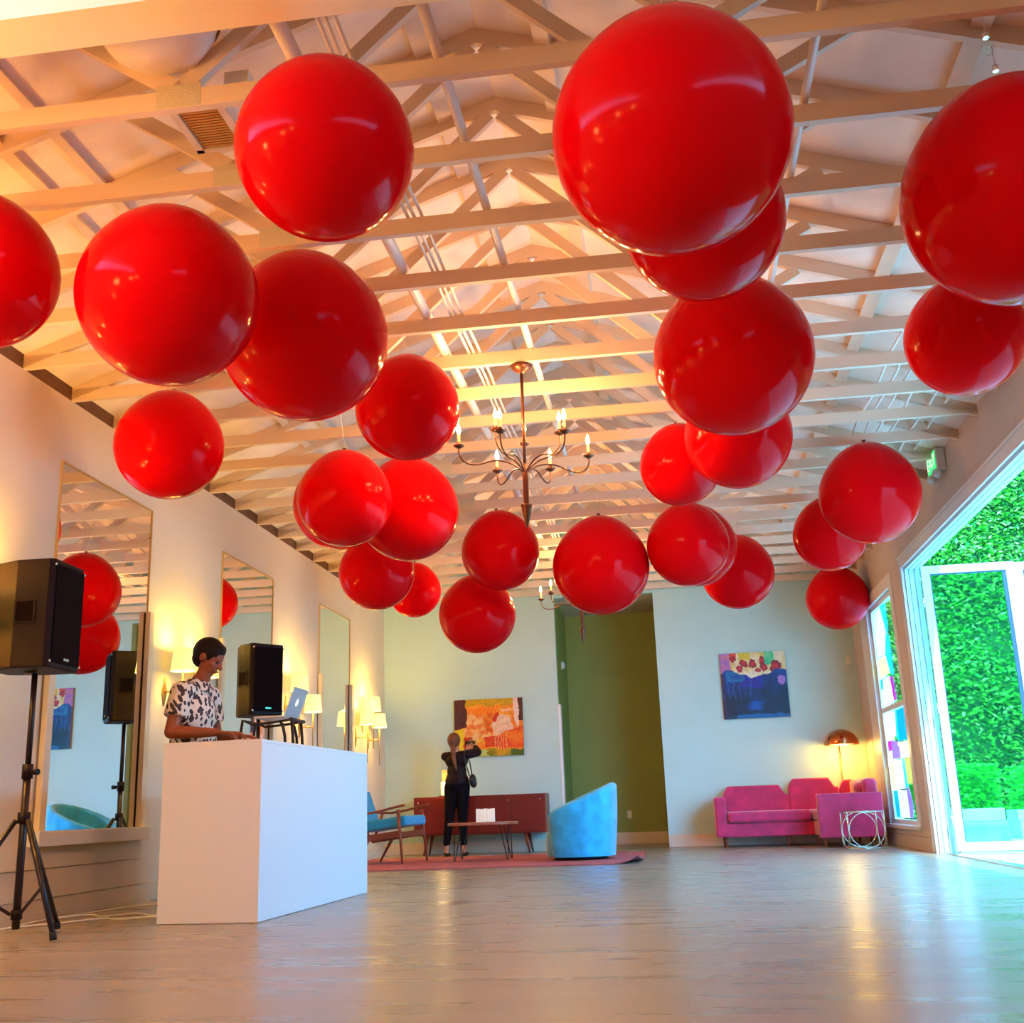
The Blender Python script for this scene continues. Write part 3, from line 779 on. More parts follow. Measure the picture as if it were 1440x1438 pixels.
ch = make_chandelier(); index_kids(ch)
CH = [(-.832, 7.0, ZC-.001, 0, 'dark bronze candle chandelier at centre, fully visible'),
      (-.897, 12.462, ZC-.001, math.radians(-30), 'far candle chandelier mostly hidden behind a red balloon')]
for i, (x, y, z, rz, lb) in enumerate(CH):
    o = ch if i == 0 else copy_tree(ch)
    o.location = (x, y, z); o.rotation_euler = (0, 0, rz); relabel(o, lb, 'candle chandeliers')

# ------------------------------------------------------------------ DJ booth
t = thing('dj_booth', 'white box booth the man in the leaf shirt works behind', 'booth', (-3.055, 6.53, 0), math.radians(-1.4))
W_, D_, H_ = .625, 2.185, 1.043
MB().box(0, W_, 0, .02, .003, H_-.02).build('end_panel', 'booth', t, bevel=.0015)
MB().box(0, W_, D_-.02, D_, .003, H_-.02).build('end_panel', 'booth', t, bevel=.0015)
MB().box(W_-.02, W_, .021, D_-.021, .003, H_-.02).build('front_panel', 'booth', t, bevel=.0015)
MB().box(0, W_, 0, D_, H_-.0195, H_).build('top_panel', 'booth', t, bevel=.0015)

# mixing controller, lies on the booth
t = thing('dj_controller', 'low black mixing controller on the booth under the man\'s hands', 'mixer', (-2.86, 7.46, H_+.001), math.radians(88))
MB().box(-.28, .28, -.15, .15, 0, .04).build('chassis', 'black', t, bevel=.006)
for x in (-.16, .16): MB().lathe([(.0, .040), (.075, .041), (.075, .052), (.0, .054)], (x, 0, 0), 28).build('jog_wheel', 'chrome', t)
for i in range(4): MB().box(-.045+i*.03-.006, -.045+i*.03+.006, -.10, -.08, .041, .052).build('fader', 'silver', t)

# ------------------------------------------------------------------ laptop on its stand
t = thing('laptop_stand', 'black curved laptop stand on the white booth top', 'stand', (-2.88, 7.92, H_+.001), 0)
for y in (-.13, .13):
    MB().tube([(.15, y, 0), (.145, y, .10), (.125, y, .185), (.11, y, .20)], .011, 10).build('leg', 'blackmetal', t)
    MB().tube([(.20, y*.8, 0), (.195, y*.8, .10), (.185, y*.8, .205)], .011, 10).build('leg', 'blackmetal', t)
    MB().tube([(-.19, y, .0), (-.185, y, .15), (-.175, y, .225), (-.15, y, .215)], .010, 10).build('leg', 'blackmetal', t)
    MB().tube([(-.15, y, .215), (-.10, y, .19), (.05, y, .20), (.19, y, .215)], .009, 8).build('side_rail', 'blackmetal', t)
MB().tube([(.19, -.15, .216), (.19, .15, .216)], .014, 10).build('crossbar', 'blackmetal', t)
MB().tube([(-.15, -.13, .215), (-.15, .13, .215)], .009, 8).build('crossbar', 'blackmetal', t)
t = thing('laptop', 'open silver laptop on the black stand, lid toward the room', 'laptop', (-2.855, 7.92, H_+.2330), 0)
b = MB(); b.box(-.11, .12, -.155, .155, 0, .014); b.build('base', 'silver', t, bevel=.004)
mx = Matrix.Translation((.118, 0, .014)) @ Matrix.Rotation(math.radians(20), 4, 'Y')
lid = MB().box(0, .007, -.155, .155, .0, .215, mx).build('lid', 'silver', t, bevel=.003)
b = MB()
pts = [(.026*math.cos(a)*(1-.10*math.cos(2*a)), .108+.028*math.sin(a)-(.006 if abs(math.cos(a)) < .25 and math.sin(a) > 0 else 0)) for a in [2*PI*i/28 for i in range(28)]]
b.prism(pts, 0, .0072, .0082, mx)
b.prism([(0, .139), (.006, .142), (.013, .152), (.007, .150)], 0, .0072, .0082, mx)
b.build('fruit_emblem', 'white_em', lid)

# ------------------------------------------------------------------ loudspeakers and stands
def loudspeaker(label, loc, rz, w=.36, d=.37, h=.64):
    """front faces local -y"""
    t = thing('loudspeaker', label, 'loudspeaker', loc, rz)
    poly = [(-w/2, -d/2+.03), (-w/2+.02, -d/2), (w/2-.02, -d/2), (w/2, -d/2+.03), (w/2, d*.05), (w*.33, d/2-.03), (w*.27, d/2), (-w*.27, d/2), (-w*.33, d/2-.03), (-w/2, d*.05)]
    MB().prism(poly, 2, .0, h).build('cabinet', 'black', t, bevel=.012, seg=3)
    MB().prism([(-w/2+.025, .03), (w/2-.025, .03), (w/2-.025, h-.03), (-w/2+.025, h-.03)], 1, -d/2-.008, -d/2-.001).build('front_grille', 'grille', t, bevel=.003)
    for s in (-1, 1):
        x = s*(w/2)
        b = MB(); b.box(x-.002 if s > 0 else x-.008, x+.008 if s > 0 else x+.002, -.11, -.095, h*.42, h*.60); b.box(x-.002 if s > 0 else x-.008, x+.008 if s > 0 else x+.002, .06, .0, h*.42, h*.60) if False else None
        b.box(min(x, x+s*.008), max(x, x+s*.008), -.11, .02, h*.60, h*.62); b.box(min(x, x+s*.008), max(x, x+s*.008), -.11, .02, h*.40, h*.42)
        b.box(min(x, x+s*.008), max(x, x+s*.008), .005, .02, h*.42, h*.60)
        b.build('side_handle', 'black', t, bevel=.003)
        MB().box(min(x+s*.001, x+s*.004), max(x+s*.001, x+s*.004), -.095, .005, h*.42, h*.60).build('handle_recess', 'grille', t)
        for z in (.035, h-.035): MB().lathe([(0, 0), (.009, 0), (.007, .005), (0, .006)], (s*(w/2-.018), -d/2-.001, z), 10, mx=Matrix.Rotation(PI/2, 3, 'X').to_4x4()).build('screw', 'chrome', t)
    MB().box(-.03, .03, -d/2-.011, -d/2-.0082, .05, .064).build('badge', 'chrome', t)
    MB().lathe([(.0, -.012), (.035, -.012), (.035, 0), (0, 0)], n=16).build('pole_cup', 'blackmetal', t)
    return t
def tripod(label, loc, rz, top, R=.40, angs=(-32, 88, 208)):
    t = thing('speaker_stand', label, 'speaker stand', loc, rz)
    MB().tube([(0, 0, .05), (0, 0, .88)], .021, 14).build('lower_tube', 'blackmetal', t)
    MB().tube([(0, 0, .88), (0, 0, top)], .0165, 14).build('upper_pole', 'blackmetal', t)
    b = MB(); b.tube([(0, 0, .84), (0, 0, .92)], .030, 14); b.build('collar', 'black', t)
    k = MB(); k.tube([(.028, -.01, .875), (.075, -.02, .875)], [.012, .018], 10); k.build('clamp_knob', 'black', t)
    b = MB(); b.tube([(0, 0, .60), (0, 0, .66)], .034, 14); b.build('leg_hub', 'black', t)
    MB().tube([(0, 0, .10), (0, 0, .15)], .030, 14).build('lower_collar', 'black', t)
    for a in angs:
        a = math.radians(a); c, s = math.cos(a), math.sin(a)
        leg = MB().tube([(.04*c, .04*s, .62), (R*c, R*s, .035)], .0145, 10).build('leg', 'blackmetal', t)
        MB().tube([(R*.985*c, R*.985*s, .05), (R*1.01*c, R*1.01*s, .0135)], .0185, 10).build('rubber_foot', 'rubber', leg)
        MB().bar((.03*c, .03*s, .125), (R*.62*c, R*.62*s, .62-(.62-.035)*.60), .006, .018).build('brace', 'blackmetal', t)
    return t
tripod('black tripod stand at left holding the nearest loudspeaker', (-3.57, 5.92, 0), 0, 1.425)
loudspeaker('black loudspeaker on tripod at left picture edge', (-3.60, 5.92, 1.437), math.radians(92), w=.37, d=.40, h=.62)
tripod('black tripod stand behind the booth, mostly hidden', (-3.45, 9.15, 0), math.radians(20), 1.40)
loudspeaker('black loudspeaker on a stand between man and laptop', (-3.47, 9.15, 1.412), math.radians(54), w=.33, d=.34, h=.60)

# cables along the floor by the left wall
def cable(label, pts, r=.006, key='cable'):
    sm = []
    for i in range(len(pts)-1):
        p0, p1, p2, p3 = [Vector(pts[j]) for j in (max(i-1, 0), i, i+1, min(i+2, len(pts)-1))]
        for k in range(6):
            u = k/6; sm.append(.5*((2*p1)+(p2-p0)*u+(2*p0-5*p1+4*p2-p3)*u*u+(3*p1-p0-3*p2+p3)*u**3))
    sm.append(Vector(pts[-1]))
    tag(MB().tube(sm, r, 8).build('power_cable', key), label, 'cable', 'cables on the floor at left')
cable('pale cable running straight along the floor past the tripod', [(-4.02, 6.2, .007), (-3.9, 6.55, .007), (-3.75, 6.72, .007), (-3.62, 6.95, .007), (-3.45, 6.90, .007), (-3.3, 6.98, .007), (-3.09, 6.95, .007)])
cable('pale looped cable between the wall and the booth end', [(-3.98, 7.0, .007), (-3.85, 7.25, .007), (-3.68, 7.08, .007), (-3.55, 7.28, .007), (-3.35, 7.10, .007), (-3.2, 7.25, .007), (-3.08, 7.15, .007)])
cable('pale cable nearest the wall foot behind the tripod', [(-4.0, 5.6, .007), (-3.93, 6.2, .007), (-3.99, 6.9, .007), (-3.93, 7.5, .007), (-3.8, 7.95, .007), (-3.4, 8.05, .007), (-3.04, 8.05, .007)])

# ------------------------------------------------------------------ people
def head(mb, c, r, face, tilt=0, turn=0):
    """head with brow, nose, lips, chin and ears; 'face' = heading in degrees; c = centre of the skull"""
    mx = Matrix.Rotation(math.radians(face), 4, 'Z') @ Matrix.Rotation(math.radians(tilt), 4, 'Y')
    c = Vector(c); P = lambda x, y, z: c + (mx @ Vector((x*r, y*r, z*r)))
    m3 = mx
    mb.ball(P(-.08, 0, .12), r*.98, r*.78, r*.92, 20, 14, m3)          # skull
    mb.ball(P(.22, 0, -.42), r*.66, r*.60, r*.74, 18, 12, m3)          # face and jaw
    mb.ball(P(.52, 0, -.95), r*.26, r*.24, r*.20, 12, 8, m3)           # chin
    mb.ball(P(.74, 0, .06), r*.16, r*.48, r*.12, 12, 8, m3)            # brow
    mb.limb(P(.84, 0, -.06), P(1.04, 0, -.40), r*.09, r*.13, 10)       # nose
    for s in (-1, 1):
        mb.ball(P(.98, .10*s, -.42), r*.09, r*.09, r*.07, 8, 6, m3)    # nostrils
        mb.ball(P(-.05, .80*s, -.16), r*.20, r*.08, r*.28, 10, 8, m3)  # ears
        mb.ball(P(.55, .42*s, -.35), r*.24, r*.20, r*.20, 10, 8, m3)   # cheeks
    mb.ball(P(.84, 0, -.66), r*.11, r*.24, r*.055, 10, 6, m3)
    mb.ball(P(.82, 0, -.76), r*.11, r*.20, r*.06, 10, 6, m3)
    return P, mx
def hand(mb, wrist, d, up, side, s=1.0, curl=.5, grip=None):
    """palm, four bent fingers of different length and a thumb leaving the side near the wrist"""
    w = Vector(wrist); d = Vector(d).normalized(); up = Vector(up); up = (up-d*up.dot(d)).normalized(); lat = d.cross(up)*side
    L = .085*s
    for k in range(4):
        o = lat*((k-1.5)*.019*s)
        mb.limb(w + lat*((k-1.5)*.010*s), w + d*L + o, .013*s, .0115*s, 8)
    for k, ln in enumerate((.066, .078, .074, .058)):
        o = lat*((k-1.5)*.0205*s); p = w + d*L + o; a = curl*.6
        q = p + (d*math.cos(a) - up*math.sin(a))*ln*.45*s
        a2 = curl*1.5; q2 = q + (d*math.cos(a2) - up*math.sin(a2))*ln*.32*s
        a3 = curl*2.1; q3 = q2 + (d*math.cos(a3) - up*math.sin(a3))*ln*.25*s
        mb.limb(p, q, .0088*s, .0082*s, 8); mb.limb(q, q2, .0082*s, .0074*s, 8); mb.limb(q2, q3, .0074*s, .0064*s, 8)
    tb = w + d*.025*s - lat*.026*s; t1 = tb + (d*.6 - lat*.65 - up*.3).normalized()*.040*s; t2 = t1 + (d*.9 - lat*.1 - up*.45).normalized()*.032*s
    mb.limb(tb, t1, .013*s, .0105*s, 8); mb.limb(t1, t2, .0105*s, .0085*s, 8)

# the man at the booth: stands left of it, faces +x, head bent over the controller
px, py = -3.33, 7.60
person = thing('person', 'man in leaf-print short-sleeved shirt standing behind white booth looking down', 'person', (px, py, 0), 0)
person.scale = (1.02, 1.02, 1.02)
Rs, Ls = Vector((-.03, -.175, 1.42)), Vector((.02, .175, 1.42))
Re, Le = Vector((-.06, -.255, 1.150)), Vector((.04, .27, 1.14))
Rw, Lw = Vector((.225, -.175, 1.140)), Vector((.27, .13, 1.135))
b = MB()
b.ball((-.02, 0, 1.02), .135, .165, .13, 18, 12)
b.limb((-.03, -.07, .98), (-.02, -.085, .93), .10, .10); b.limb((-.03, .07, .98), (-.02, .085, .93), .10, .10)
b.ball((-.005, 0, 1.14), .125, .15, .14, 18, 12); b.ball((-.015, 0, 1.30), .125, .175, .15, 18, 12)
b.limb(Rs, Ls, .062, .062); b.limb((-.01, 0, 1.38), (.02, 0, 1.52), .075, .056); b.limb((.02, 0, 1.50), (.06, 0, 1.58), .056, .055)
for S, E_, W2 in ((Rs, Re, Rw), (Ls, Le, Lw)):
    b.limb(S, E_, .058, .045); b.limb(E_, E_.lerp(W2, .35), .044, .043); b.limb(E_.lerp(W2, .35), W2, .043, .028)
for s in (-1, 1):
    x = -.10 if s < 0 else .03
    b.limb((-.02, .09*s, .93), (x*.5, .10*s, .50), .088, .056); b.limb((x*.5, .10*s, .50), (x*.5-.015, .10*s, .34), .054, .057); b.limb((x*.5-.015, .10*s, .34), (x, .10*s, .085), .055, .036)
    b.limb((x, .10*s, .06), (x+.14, .10*s, .035), .035, .028)
P, mx = head(b, (.085, 0, 1.685), .112, 0, tilt=27)
hand(b, Rw + Vector((.012, 0, .0)), (1, .10, -.10), (0, 0, 1), 1, curl=.55)
hand(b, Lw + Vector((.012, 0, .0)), (1, -.05, -.16), (0, 0, 1), -1, curl=.55)
body = remesh(b.build('body', 'skin', person), .0065, 3)
b = MB()
r = .112
b.ball(P(-.16, 0, .20), r*1.03, r*.84, r*.97, 20, 14, mx); b.ball(P(.38, 0, .70), r*.44, r*.54, r*.30, 14, 10, mx); b.ball(P(.60, 0, .60), r*.26, r*.44, r*.20, 14, 10, mx)
b.ball(P(-.40, 0, -.30), r*.62, r*.66, r*.62, 16, 10, mx)
remesh(b.build('hair', 'hair', person), .008, 2)
for s in (-1, 1): MB().ball(P(.80, .27*s, -.13), r*.10, r*.14, r*.07, 10, 8, mx).build('eye', 'eye', person)
b = MB(); b.limb(P(.90, -.17, -.69), P(.90, .17, -.69), r*.05, r*.05, 8); b.build('mouth', 'lip', person)
# shirt
b = MB()
b.ball((-.02, 0, .98), .155, .185, .12, 22, 14); b.ball((-.012, 0, 1.10), .158, .178, .16, 22, 14); b.ball((-.02, 0, 1.28), .155, .20, .18, 22, 14)
b.limb((-.02, 0, .92), (-.02, 0, 1.05), .150, .152, 24)
b.limb(Rs, Ls, .083, .083); b.limb((-.01, 0, 1.40), (.012, 0, 1.475), .10, .078)
for S, E_ in ((Rs, Re), (Ls, Le)): b.tube([S.lerp(E_, -.1), S.lerp(E_, .62)], [.080, .080], 18); 
shirt = remesh(b.build('shirt', 'shirt', person), .008, 5)
b = MB(); cm = Matrix.Rotation(math.radians(14), 4, 'Y')
b.lathe([(.098, -.012), (.084, .018), (.074, .046), (.079, .047), (.094, .016), (.108, -.012)], (.004, 0, 1.470), 28, mx=cm)
b.build('collar', 'shirt', shirt)
b = MB()
b.ball((-.025, 0, .93), .150, .175, .12, 20, 12)
for s in (-1, 1):
    x = -.10 if s < 0 else .03
    b.limb((-.02, .085*s, .90), (x*.5, .10*s, .50), .108, .078); b.limb((x*.5, .10*s, .50), (x*.5-.01, .10*s, .34), .078, .072); b.limb((x*.5-.01, .10*s, .34), (x, .10*s, .09), .072, .056)
remesh(b.build('trousers', 'trouser', person), .010, 3)
for s in (-1, 1):
    x = -.10 if s < 0 else .03
    b = MB(); b.ball((x+.065, .10*s, .040), .145, .050, .040, 18, 10); b.ball((x+.0, .10*s, .06), .055, .045, .058, 14, 10); b.box(x-.055, x+.19, .10*s-.035, .10*s+.035, .001, .014)
    remesh(b.build('shoe', 'shoe', person), .007, 2)

# the woman photographing the painting: faces the back wall, both hands raised
qx, qy = -2.86, 14.98
w = thing('person', 'woman in black seen from behind, arms raised toward the orange painting', 'person', (qx, qy, 0), 0)
Lsh, Rsh = Vector((-.155, .0, 1.285)), Vector((.155, .0, 1.30))
Lel, Rel = Vector((-.12, .20, 1.22)), Vector((.255, .17, 1.335))
Lwr, Rwr = Vector((.09, .30, 1.37)), Vector((.20, .33, 1.42))
b = MB()
b.ball((0, 0, .93), .15, .11, .13, 18, 12); b.ball((0, 0, 1.08), .115, .085, .14, 18, 12); b.ball((0, 0, 1.22), .145, .095, .12, 18, 12)
b.limb(Lsh, Rsh, .045, .045); b.limb((0, 0, 1.27), (-.005, .02, 1.39), .055, .045)
for S, E_, W2 in ((Lsh, Lel, Lwr), (Rsh, Rel, Rwr)):
    b.limb(S, E_, .044, .036); b.limb(E_, W2, .036, .022)
for s, x in ((-1, -.155), (1, .075)):
    b.limb((.075*s, 0, .90), (x*.6+.02*s, .0, .47), .085, .052); b.limb((x*.6+.02*s, 0, .47), (x, -.01, .08), .052, .028); b.limb((x, -.01, .055), (x+.01*s, .13, .03), .028, .022)
P, mx = head(b, (-.03, .03, 1.485), .098, 78, tilt=-4)
hand(b, Lwr, (.6, .3, .6), (0, 1, 0), -1, s=.85, curl=.8)
hand(b, Rwr, (-.5, .3, .7), (0, 1, 0), 1, s=.85, curl=.8)
remesh(b.build('body', 'skin2', w), .0065, 3)
b = MB(); r = .098
b.ball(P(-.16, 0, .14), r*1.06, r*.90, r*1.04, 20, 14, mx); b.ball(P(-.45, 0, -.35), r*.66, r*.66, r*.60, 16, 10, mx)
b.limb((-.035, -.085, 1.40), (-.005, -.105, 1.20), .032, .026); b.limb((-.005, -.105, 1.20), (.02, -.11, 1.10), .026, .010)
remesh(b.build('hair', 'hair2', w), .008, 2)
b = MB()
b.ball((0, 0, .95), .162, .125, .16, 20, 12); b.ball((0, 0, 1.08), .132, .105, .16, 20, 12); b.ball((0, 0, 1.22), .158, .112, .11, 20, 12)
b.limb(Lsh, Rsh, .058, .058); b.limb(Lsh, Lel, .058, .050); b.limb(Rsh, Rel, .062, .060); b.limb(Lel, Lel.lerp(Lwr, .7), .048, .036); b.limb(Rel, Rel.lerp(Rwr, .7), .058, .042)
remesh(b.build('blouse', 'blackcloth', w), .008, 4)
b = MB(); b.ball((0, 0, .90), .165, .125, .12, 20, 12)
for s, x in ((-1, -.155), (1, .075)):
    b.limb((.078*s, 0, .88), (x*.6+.02*s, 0, .47), .098, .066); b.limb((x*.6+.02*s, 0, .47), (x, -.01, .17), .066, .048)
remesh(b.build('trousers', 'trouser', w), .009, 3)
for s, x in ((-1, -.155), (1, .075)):
    b = MB(); b.ball((x+.01*s, .055, .028), .042, .115, .027, 16, 10); b.box(x-.03, x+.03, -.045, .15, .001, .010)
    remesh(b.build('shoe', 'shoe', w), .006, 1)
# her phone and bag
t = thing('phone', 'dark phone held up by the woman in black', 'phone', (qx+.135, qy+.335, 1.455), 0)
MB().box(-.075, .075, -.004, .004, -.035, .04).build('case', 'black', t, bevel=.003)
MB().box(-.068, .068, -.0052, -.0041, -.030, .035).build('screen', 'eye', t)
t = thing('shoulder_bag', 'black bag hanging at the right hip of the woman in black', 'bag', (qx+.215, qy-.01, .90), 0)
b = MB(); b.ball((0, 0, .06), .05, .10, .085, 18, 12); b.ball((.012, 0, .02), .045, .09, .06, 16, 10); remesh(b.build('pouch', 'leather', t), .008, 3)
MB().tube([(-.03, -.075, .12), (-.06, -.125, .25), (-.085, -.12, .40), (-.085, -.03, .465), (-.085, .06, .44), (-.05, .11, .28), (-.02, .075, .12)], .008, 8).build('strap', 'leather', t)

# ------------------------------------------------------------------ lounge corner, left
t = thing('area_rug', 'faded rose rug under the lounge chairs, one corner curling up', 'rug', (-2.12, 13.1, 0), math.radians(.6))
nx_, ny_ = 60, 48; vs = []; fs = []; X0, X1, Y0, Y1 = -1.82, 1.74, -1.35, 1.45
for lay in (0, 1):
    for j in range(ny_+1):
        for i in range(nx_+1):
            x = X0+(X1-X0)*i/nx_; y = Y0+(Y1-Y0)*j/ny_
            q = max(0, (x-X1+.30)/.30)*max(0, 1-(y-Y0)/1.1)
            vs.append((x-.05*q*q, y, (.012 if lay else .002)+.085*q*q))
n_ = (nx_+1)*(ny_+1)
for j in range(ny_):
    for i in range(nx_):
        a = j*(nx_+1)+i; fs.append((a+n_, a+1+n_, a+nx_+2+n_, a+nx_+1+n_)); fs.append((a+nx_+1, a+nx_+2, a+1, a))
for i in range(nx_):
    fs.append((i, i+1, i+1+n_, i+n_)); a = ny_*(nx_+1)+i; fs.append((a+1, a, a+n_, a+1+n_))
for j in range(ny_):
    a = j*(nx_+1); fs.append((a+nx_+1, a, a+n_, a+nx_+1+n_)); a += nx_; fs.append((a, a+nx_+1, a+nx_+1+n_, a+n_))
me = bpy.data.meshes.new('pile'); me.from_pydata(vs, [], fs); me.materials.append(M['rug']); o = bpy.data.objects.new('woven_field', me); C.objects.link(o); o.parent = t
MB().box(X0, X0+.08, Y0, Y1, .0125, .0145).build('border_band', 'velvet_pink', t)
# low cabinet
t = thing('credenza', 'long low dark red cabinet against the back wall', 'cabinet', (-2.625, 15.50, 0), 0)
MB().box(-.90, .90, -.22, .22, .26, .765).build('carcass', 'redwood', t, bevel=.006)
for i in range(4):
    x0 = -.885+i*.4435
    d_ = MB().box(x0, x0+.438, -.232, -.2205, .28, .745).build('door', 'redwood', t, bevel=.002)
    kx = x0+.40 if i % 2 == 0 else x0+.04
    if i in (0, 3): kx = x0+.05 if i == 0 else x0+.39
    MB().ball((kx, -.242, .69), .011, n=10, m=8).build('knob', 'chrome', d_)
MB().box(.895, .912, -.225, .225, .262, .767).build('side_panel', 'walnut', t)
for x, y in ((-.72, -.16), (.62, -.16), (-.72, .16), (.62, .16)):
    MB().tube([(x, y, .26), (x*1.08, y*1.05, .001)], [.026, .013], 10).build('leg', 'walnut', t)
for x in (-.40, .40):
    pass
t = thing('amber_lamp', 'small glowing amber jar lamp on the cabinet left of the woman', 'lamp', (-3.12, 15.45, .767), 0)
MB().lathe([(0, 0), (.09, .001), (.095, .010), (0, .011)], n=24).build('tray', 'blackmetal', t)
MB().lathe([(0, .012), (.055, .012), (.06, .03), (.06, .19), (.04, .22), (.038, .215), (.055, .185), (.055, .03), (0, .02)], n=24).build('jar', 'paper', t)
MB().lathe([(0, .225), (.04, .225), (.043, .33), (.03, .36), (0, .362)], n=20).build('stopper', 'amber', t)
# coffee table on hairpin legs
t = thing('coffee_table', 'oval brown coffee table on hairpin legs', 'table', (-2.235, 13.27, .014), math.radians(4))
pts = [(.41*math.copysign(abs(math.cos(a))**.75, math.cos(a)), .30*math.copysign(abs(math.sin(a))**.75, math.sin(a))) for a in [2*PI*i/40 for i in range(40)]]
MB().prism(pts, 2, .395, .425).build('table_top', 'tabletop', t, bevel=.005)
for x, y in ((-.27, -.18), (.25, -.20), (-.24, .20), (.26, .20)):
    sx, sy = (1 if x > 0 else -1), (1 if y > 0 else -1)
    MB().tube([(x-.04*sx, y, .394), (x+.04*sx, y+.04*sy, .012), (x+.048*sx, y+.05*sy, .006), (x+.052*sx, y+.04*sy, .012), (x+.05*sx, y-.05*sy, .394)], .0055, 8).build('hairpin_leg', 'blackmetal', t)
t = thing('paper_lantern', 'small cream pleated box glowing on the coffee table', 'lantern', (-2.20, 13.27, .440), math.radians(4))
b = MB()
for i in range(5): b.box(-.11+i*.044, -.072+i*.044, -.05-.010*(i % 2), .05, 0, .150-.004*(i % 2))
b.build('pleated_shade', 'paper', t, bevel=.003)
b = MB(); b.box(-.112, .11, -.04, .045, .150, .1515); b.build('rim', 'cable', t)
# teal armchair
t = thing('armchair', 'wooden armchair with teal cushions beside the white booth', 'armchair', (-3.36, 13.30, .013), math.radians(-14))
def legc(a, c, r0=.021, r1=.012): MB().tube([a, c], [r0, r1], 12).build('leg', 'walnut', t)
for s in (-1, 1):
    legc((.27, .30*s, .60), (.33, .315*s, .001)); legc((-.10, .29*s, .30), (-.30, .31*s, .001))
    b = MB(); arm = [(-.34, .31*s, .575), (-.15, .315*s, .565), (.05, .315*s, .59), (.22, .315*s, .625), (.36, .315*s, .65)]
    for i in range(4): b.bar(arm[i], Vector(arm[i+1])+Vector((.004, 0, .001)), .05-.004*i, .026)
    b.build('armrest', 'walnut', t, bevel=.006)
    MB().tube([(-.26, .31*s, .57), (-.36, .30*s, .30)], [.014, .016], 10).build('back_post', 'walnut', t)
    MB().bar((-.40, .285*s, .255), (.30, .285*s, .335), .028, .075).build('side_rail', 'walnut', t, bevel=.006)
MB().bar((.28, -.285, .325), (.28, .285, .325), .03, .06).build('cross_rail', 'walnut', t, bevel=.004)
mx = Matrix.Translation((.02, 0, .385)) @ Matrix.Rotation(math.radians(-6.5), 4, 'Y')
MB().box(-.33, .34, -.265, .265, -.0, .115, mx).build('seat_cushion', 'teal', t, bevel=.03, seg=4)
mx = Matrix.Translation((-.27, 0, .42)) @ Matrix.Rotation(math.radians(-20), 4, 'Y')
MB().box(-.10, .015, -.265, .265, .02, .44, mx).build('back_cushion', 'teal', t, bevel=.03, seg=4)
mx = Matrix.Translation((-.36, 0, .30)) @ Matrix.Rotation(math.radians(-20), 4, 'Y')
b = MB()
for y in (-.2, -.1, 0, .1, .2): b.box(-.035, -.022, y-.012, y+.012, .0, .44, mx)
b.box(-.04, -.017, -.27, .27, .42, .46, mx); b.build('back_frame', 'walnut', t)
# blue tub chair, back to the right
t = thing('tub_chair', 'round bright blue velvet tub chair on the rug', 'chair', (-1.075, 12.93, .012), math.radians(8))
def tub_shell():
    vs, fs = [], []; n = 56; rows = 12
    prof_h = lambda a: .44+.34*(.5+.5*math.cos(a))**.9
    for lay in (0, 1):
        for j in range(rows+1):
            for i in range(n+1):
                a = -2.55+5.10*i/n; h = prof_h(a); v = j/rows
                flut = .008*abs(math.sin(a*7.5)) if lay == 0 else 0
                rr = (.385+.045*v**1.5+.018*math.sin(v*PI)+flut*(.35+.65*v)) - (.095 if lay else 0)
                z = .035+(h-.035)*v if lay == 0 else .30+(h-.30)*v
                vs.append((rr*math.cos(a), rr*math.sin(a)*.98, z))
    R_ = (rows+1)*(n+1)
    for j in range(rows):
        for i in range(n):
            a = j*(n+1)+i; fs.append((a, a+1, a+n+2, a+n+1)); a += R_; fs.append((a+n+1, a+n+2, a+1, a))
    # rolled top
    o = len(vs)
    for i in range(n+1):
        a = -2.55+5.10*i/n; h = prof_h(a); r0 = .43+.008*abs(math.sin(a*7.5)); r1 = .335
        for k in range(7):
            u = PI*k/6; rr = (r0+r1)/2+(r0-r1)/2*math.cos(u); z = h+.040*math.sin(u)*(.9+.1*abs(math.sin(a*7.5)))
            vs.append((rr*math.cos(a), rr*math.sin(a)*.98, z))
    for i in range(n):
        for k in range(6): a = o+i*7+k; fs.append((a, a+7, a+8, a+1))
    for i in (0, n):
        for j in range(rows):
            a, b_ = j*(n+1)+i, (j+1)*(n+1)+i; f = (a, b_, b_+R_, a+R_); fs.append(f if i == 0 else tuple(reversed(f)))
    m = MB(); m._add(vs, fs, True); return m
tub_shell().build('curved_back', 'velvet_blue', t)
MB().lathe([(0, .035), (.375, .035), (.385, .06), (.385, .28), (.37, .30), (0, .30)], n=48).build('seat_base', 'velvet_blue', t)
MB().lathe([(0, .301), (.30, .302), (.325, .32), (.325, .385), (.30, .41), (0, .42)], (-.03, 0, 0), 48).build('seat_cushion', 'velvet_blue', t)
MB().lathe([(0, .001), (.30, .001), (.30, .034), (0, .034)], n=40).build('plinth', 'blackmetal', t)

# ------------------------------------------------------------------ sofa corner, right
t = thing('sectional_sofa', 'magenta velvet corner sofa under the blue painting', 'sofa', (0, 0, 0))
def soft(name, x0, x1, y0, y1, z0, z1, bev=.03, par=t):
    return MB().box(x0, x1, y0, y1, z0, z1).build(name, 'velvet_pink', par, bevel=bev, seg=4)
soft('base_frame', .60, 2.42, 14.92, 15.62, .13, .30, .015)
soft('seat_cushion', .66, 1.70, 14.88, 15.48, .305, .44, .035)
soft('armrest', .50, .645, 14.90, 15.64, .13, .63, .03)
def backpan(x0, x1, h, y0=15.50, y1=15.66, z0=.305):
    c = .09; poly = [(x0, z0), (x1, z0), (x1, h-.12), (x1-.05, h-.12), (x1-c-.03, h), (x0+c-.02, h), (x0+.02, h-.07), (x0, h-.12)]
    return MB().prism(poly, 1, y0, y1).build('back_cushion', 'velvet_pink', t, bevel=.022, seg=4)
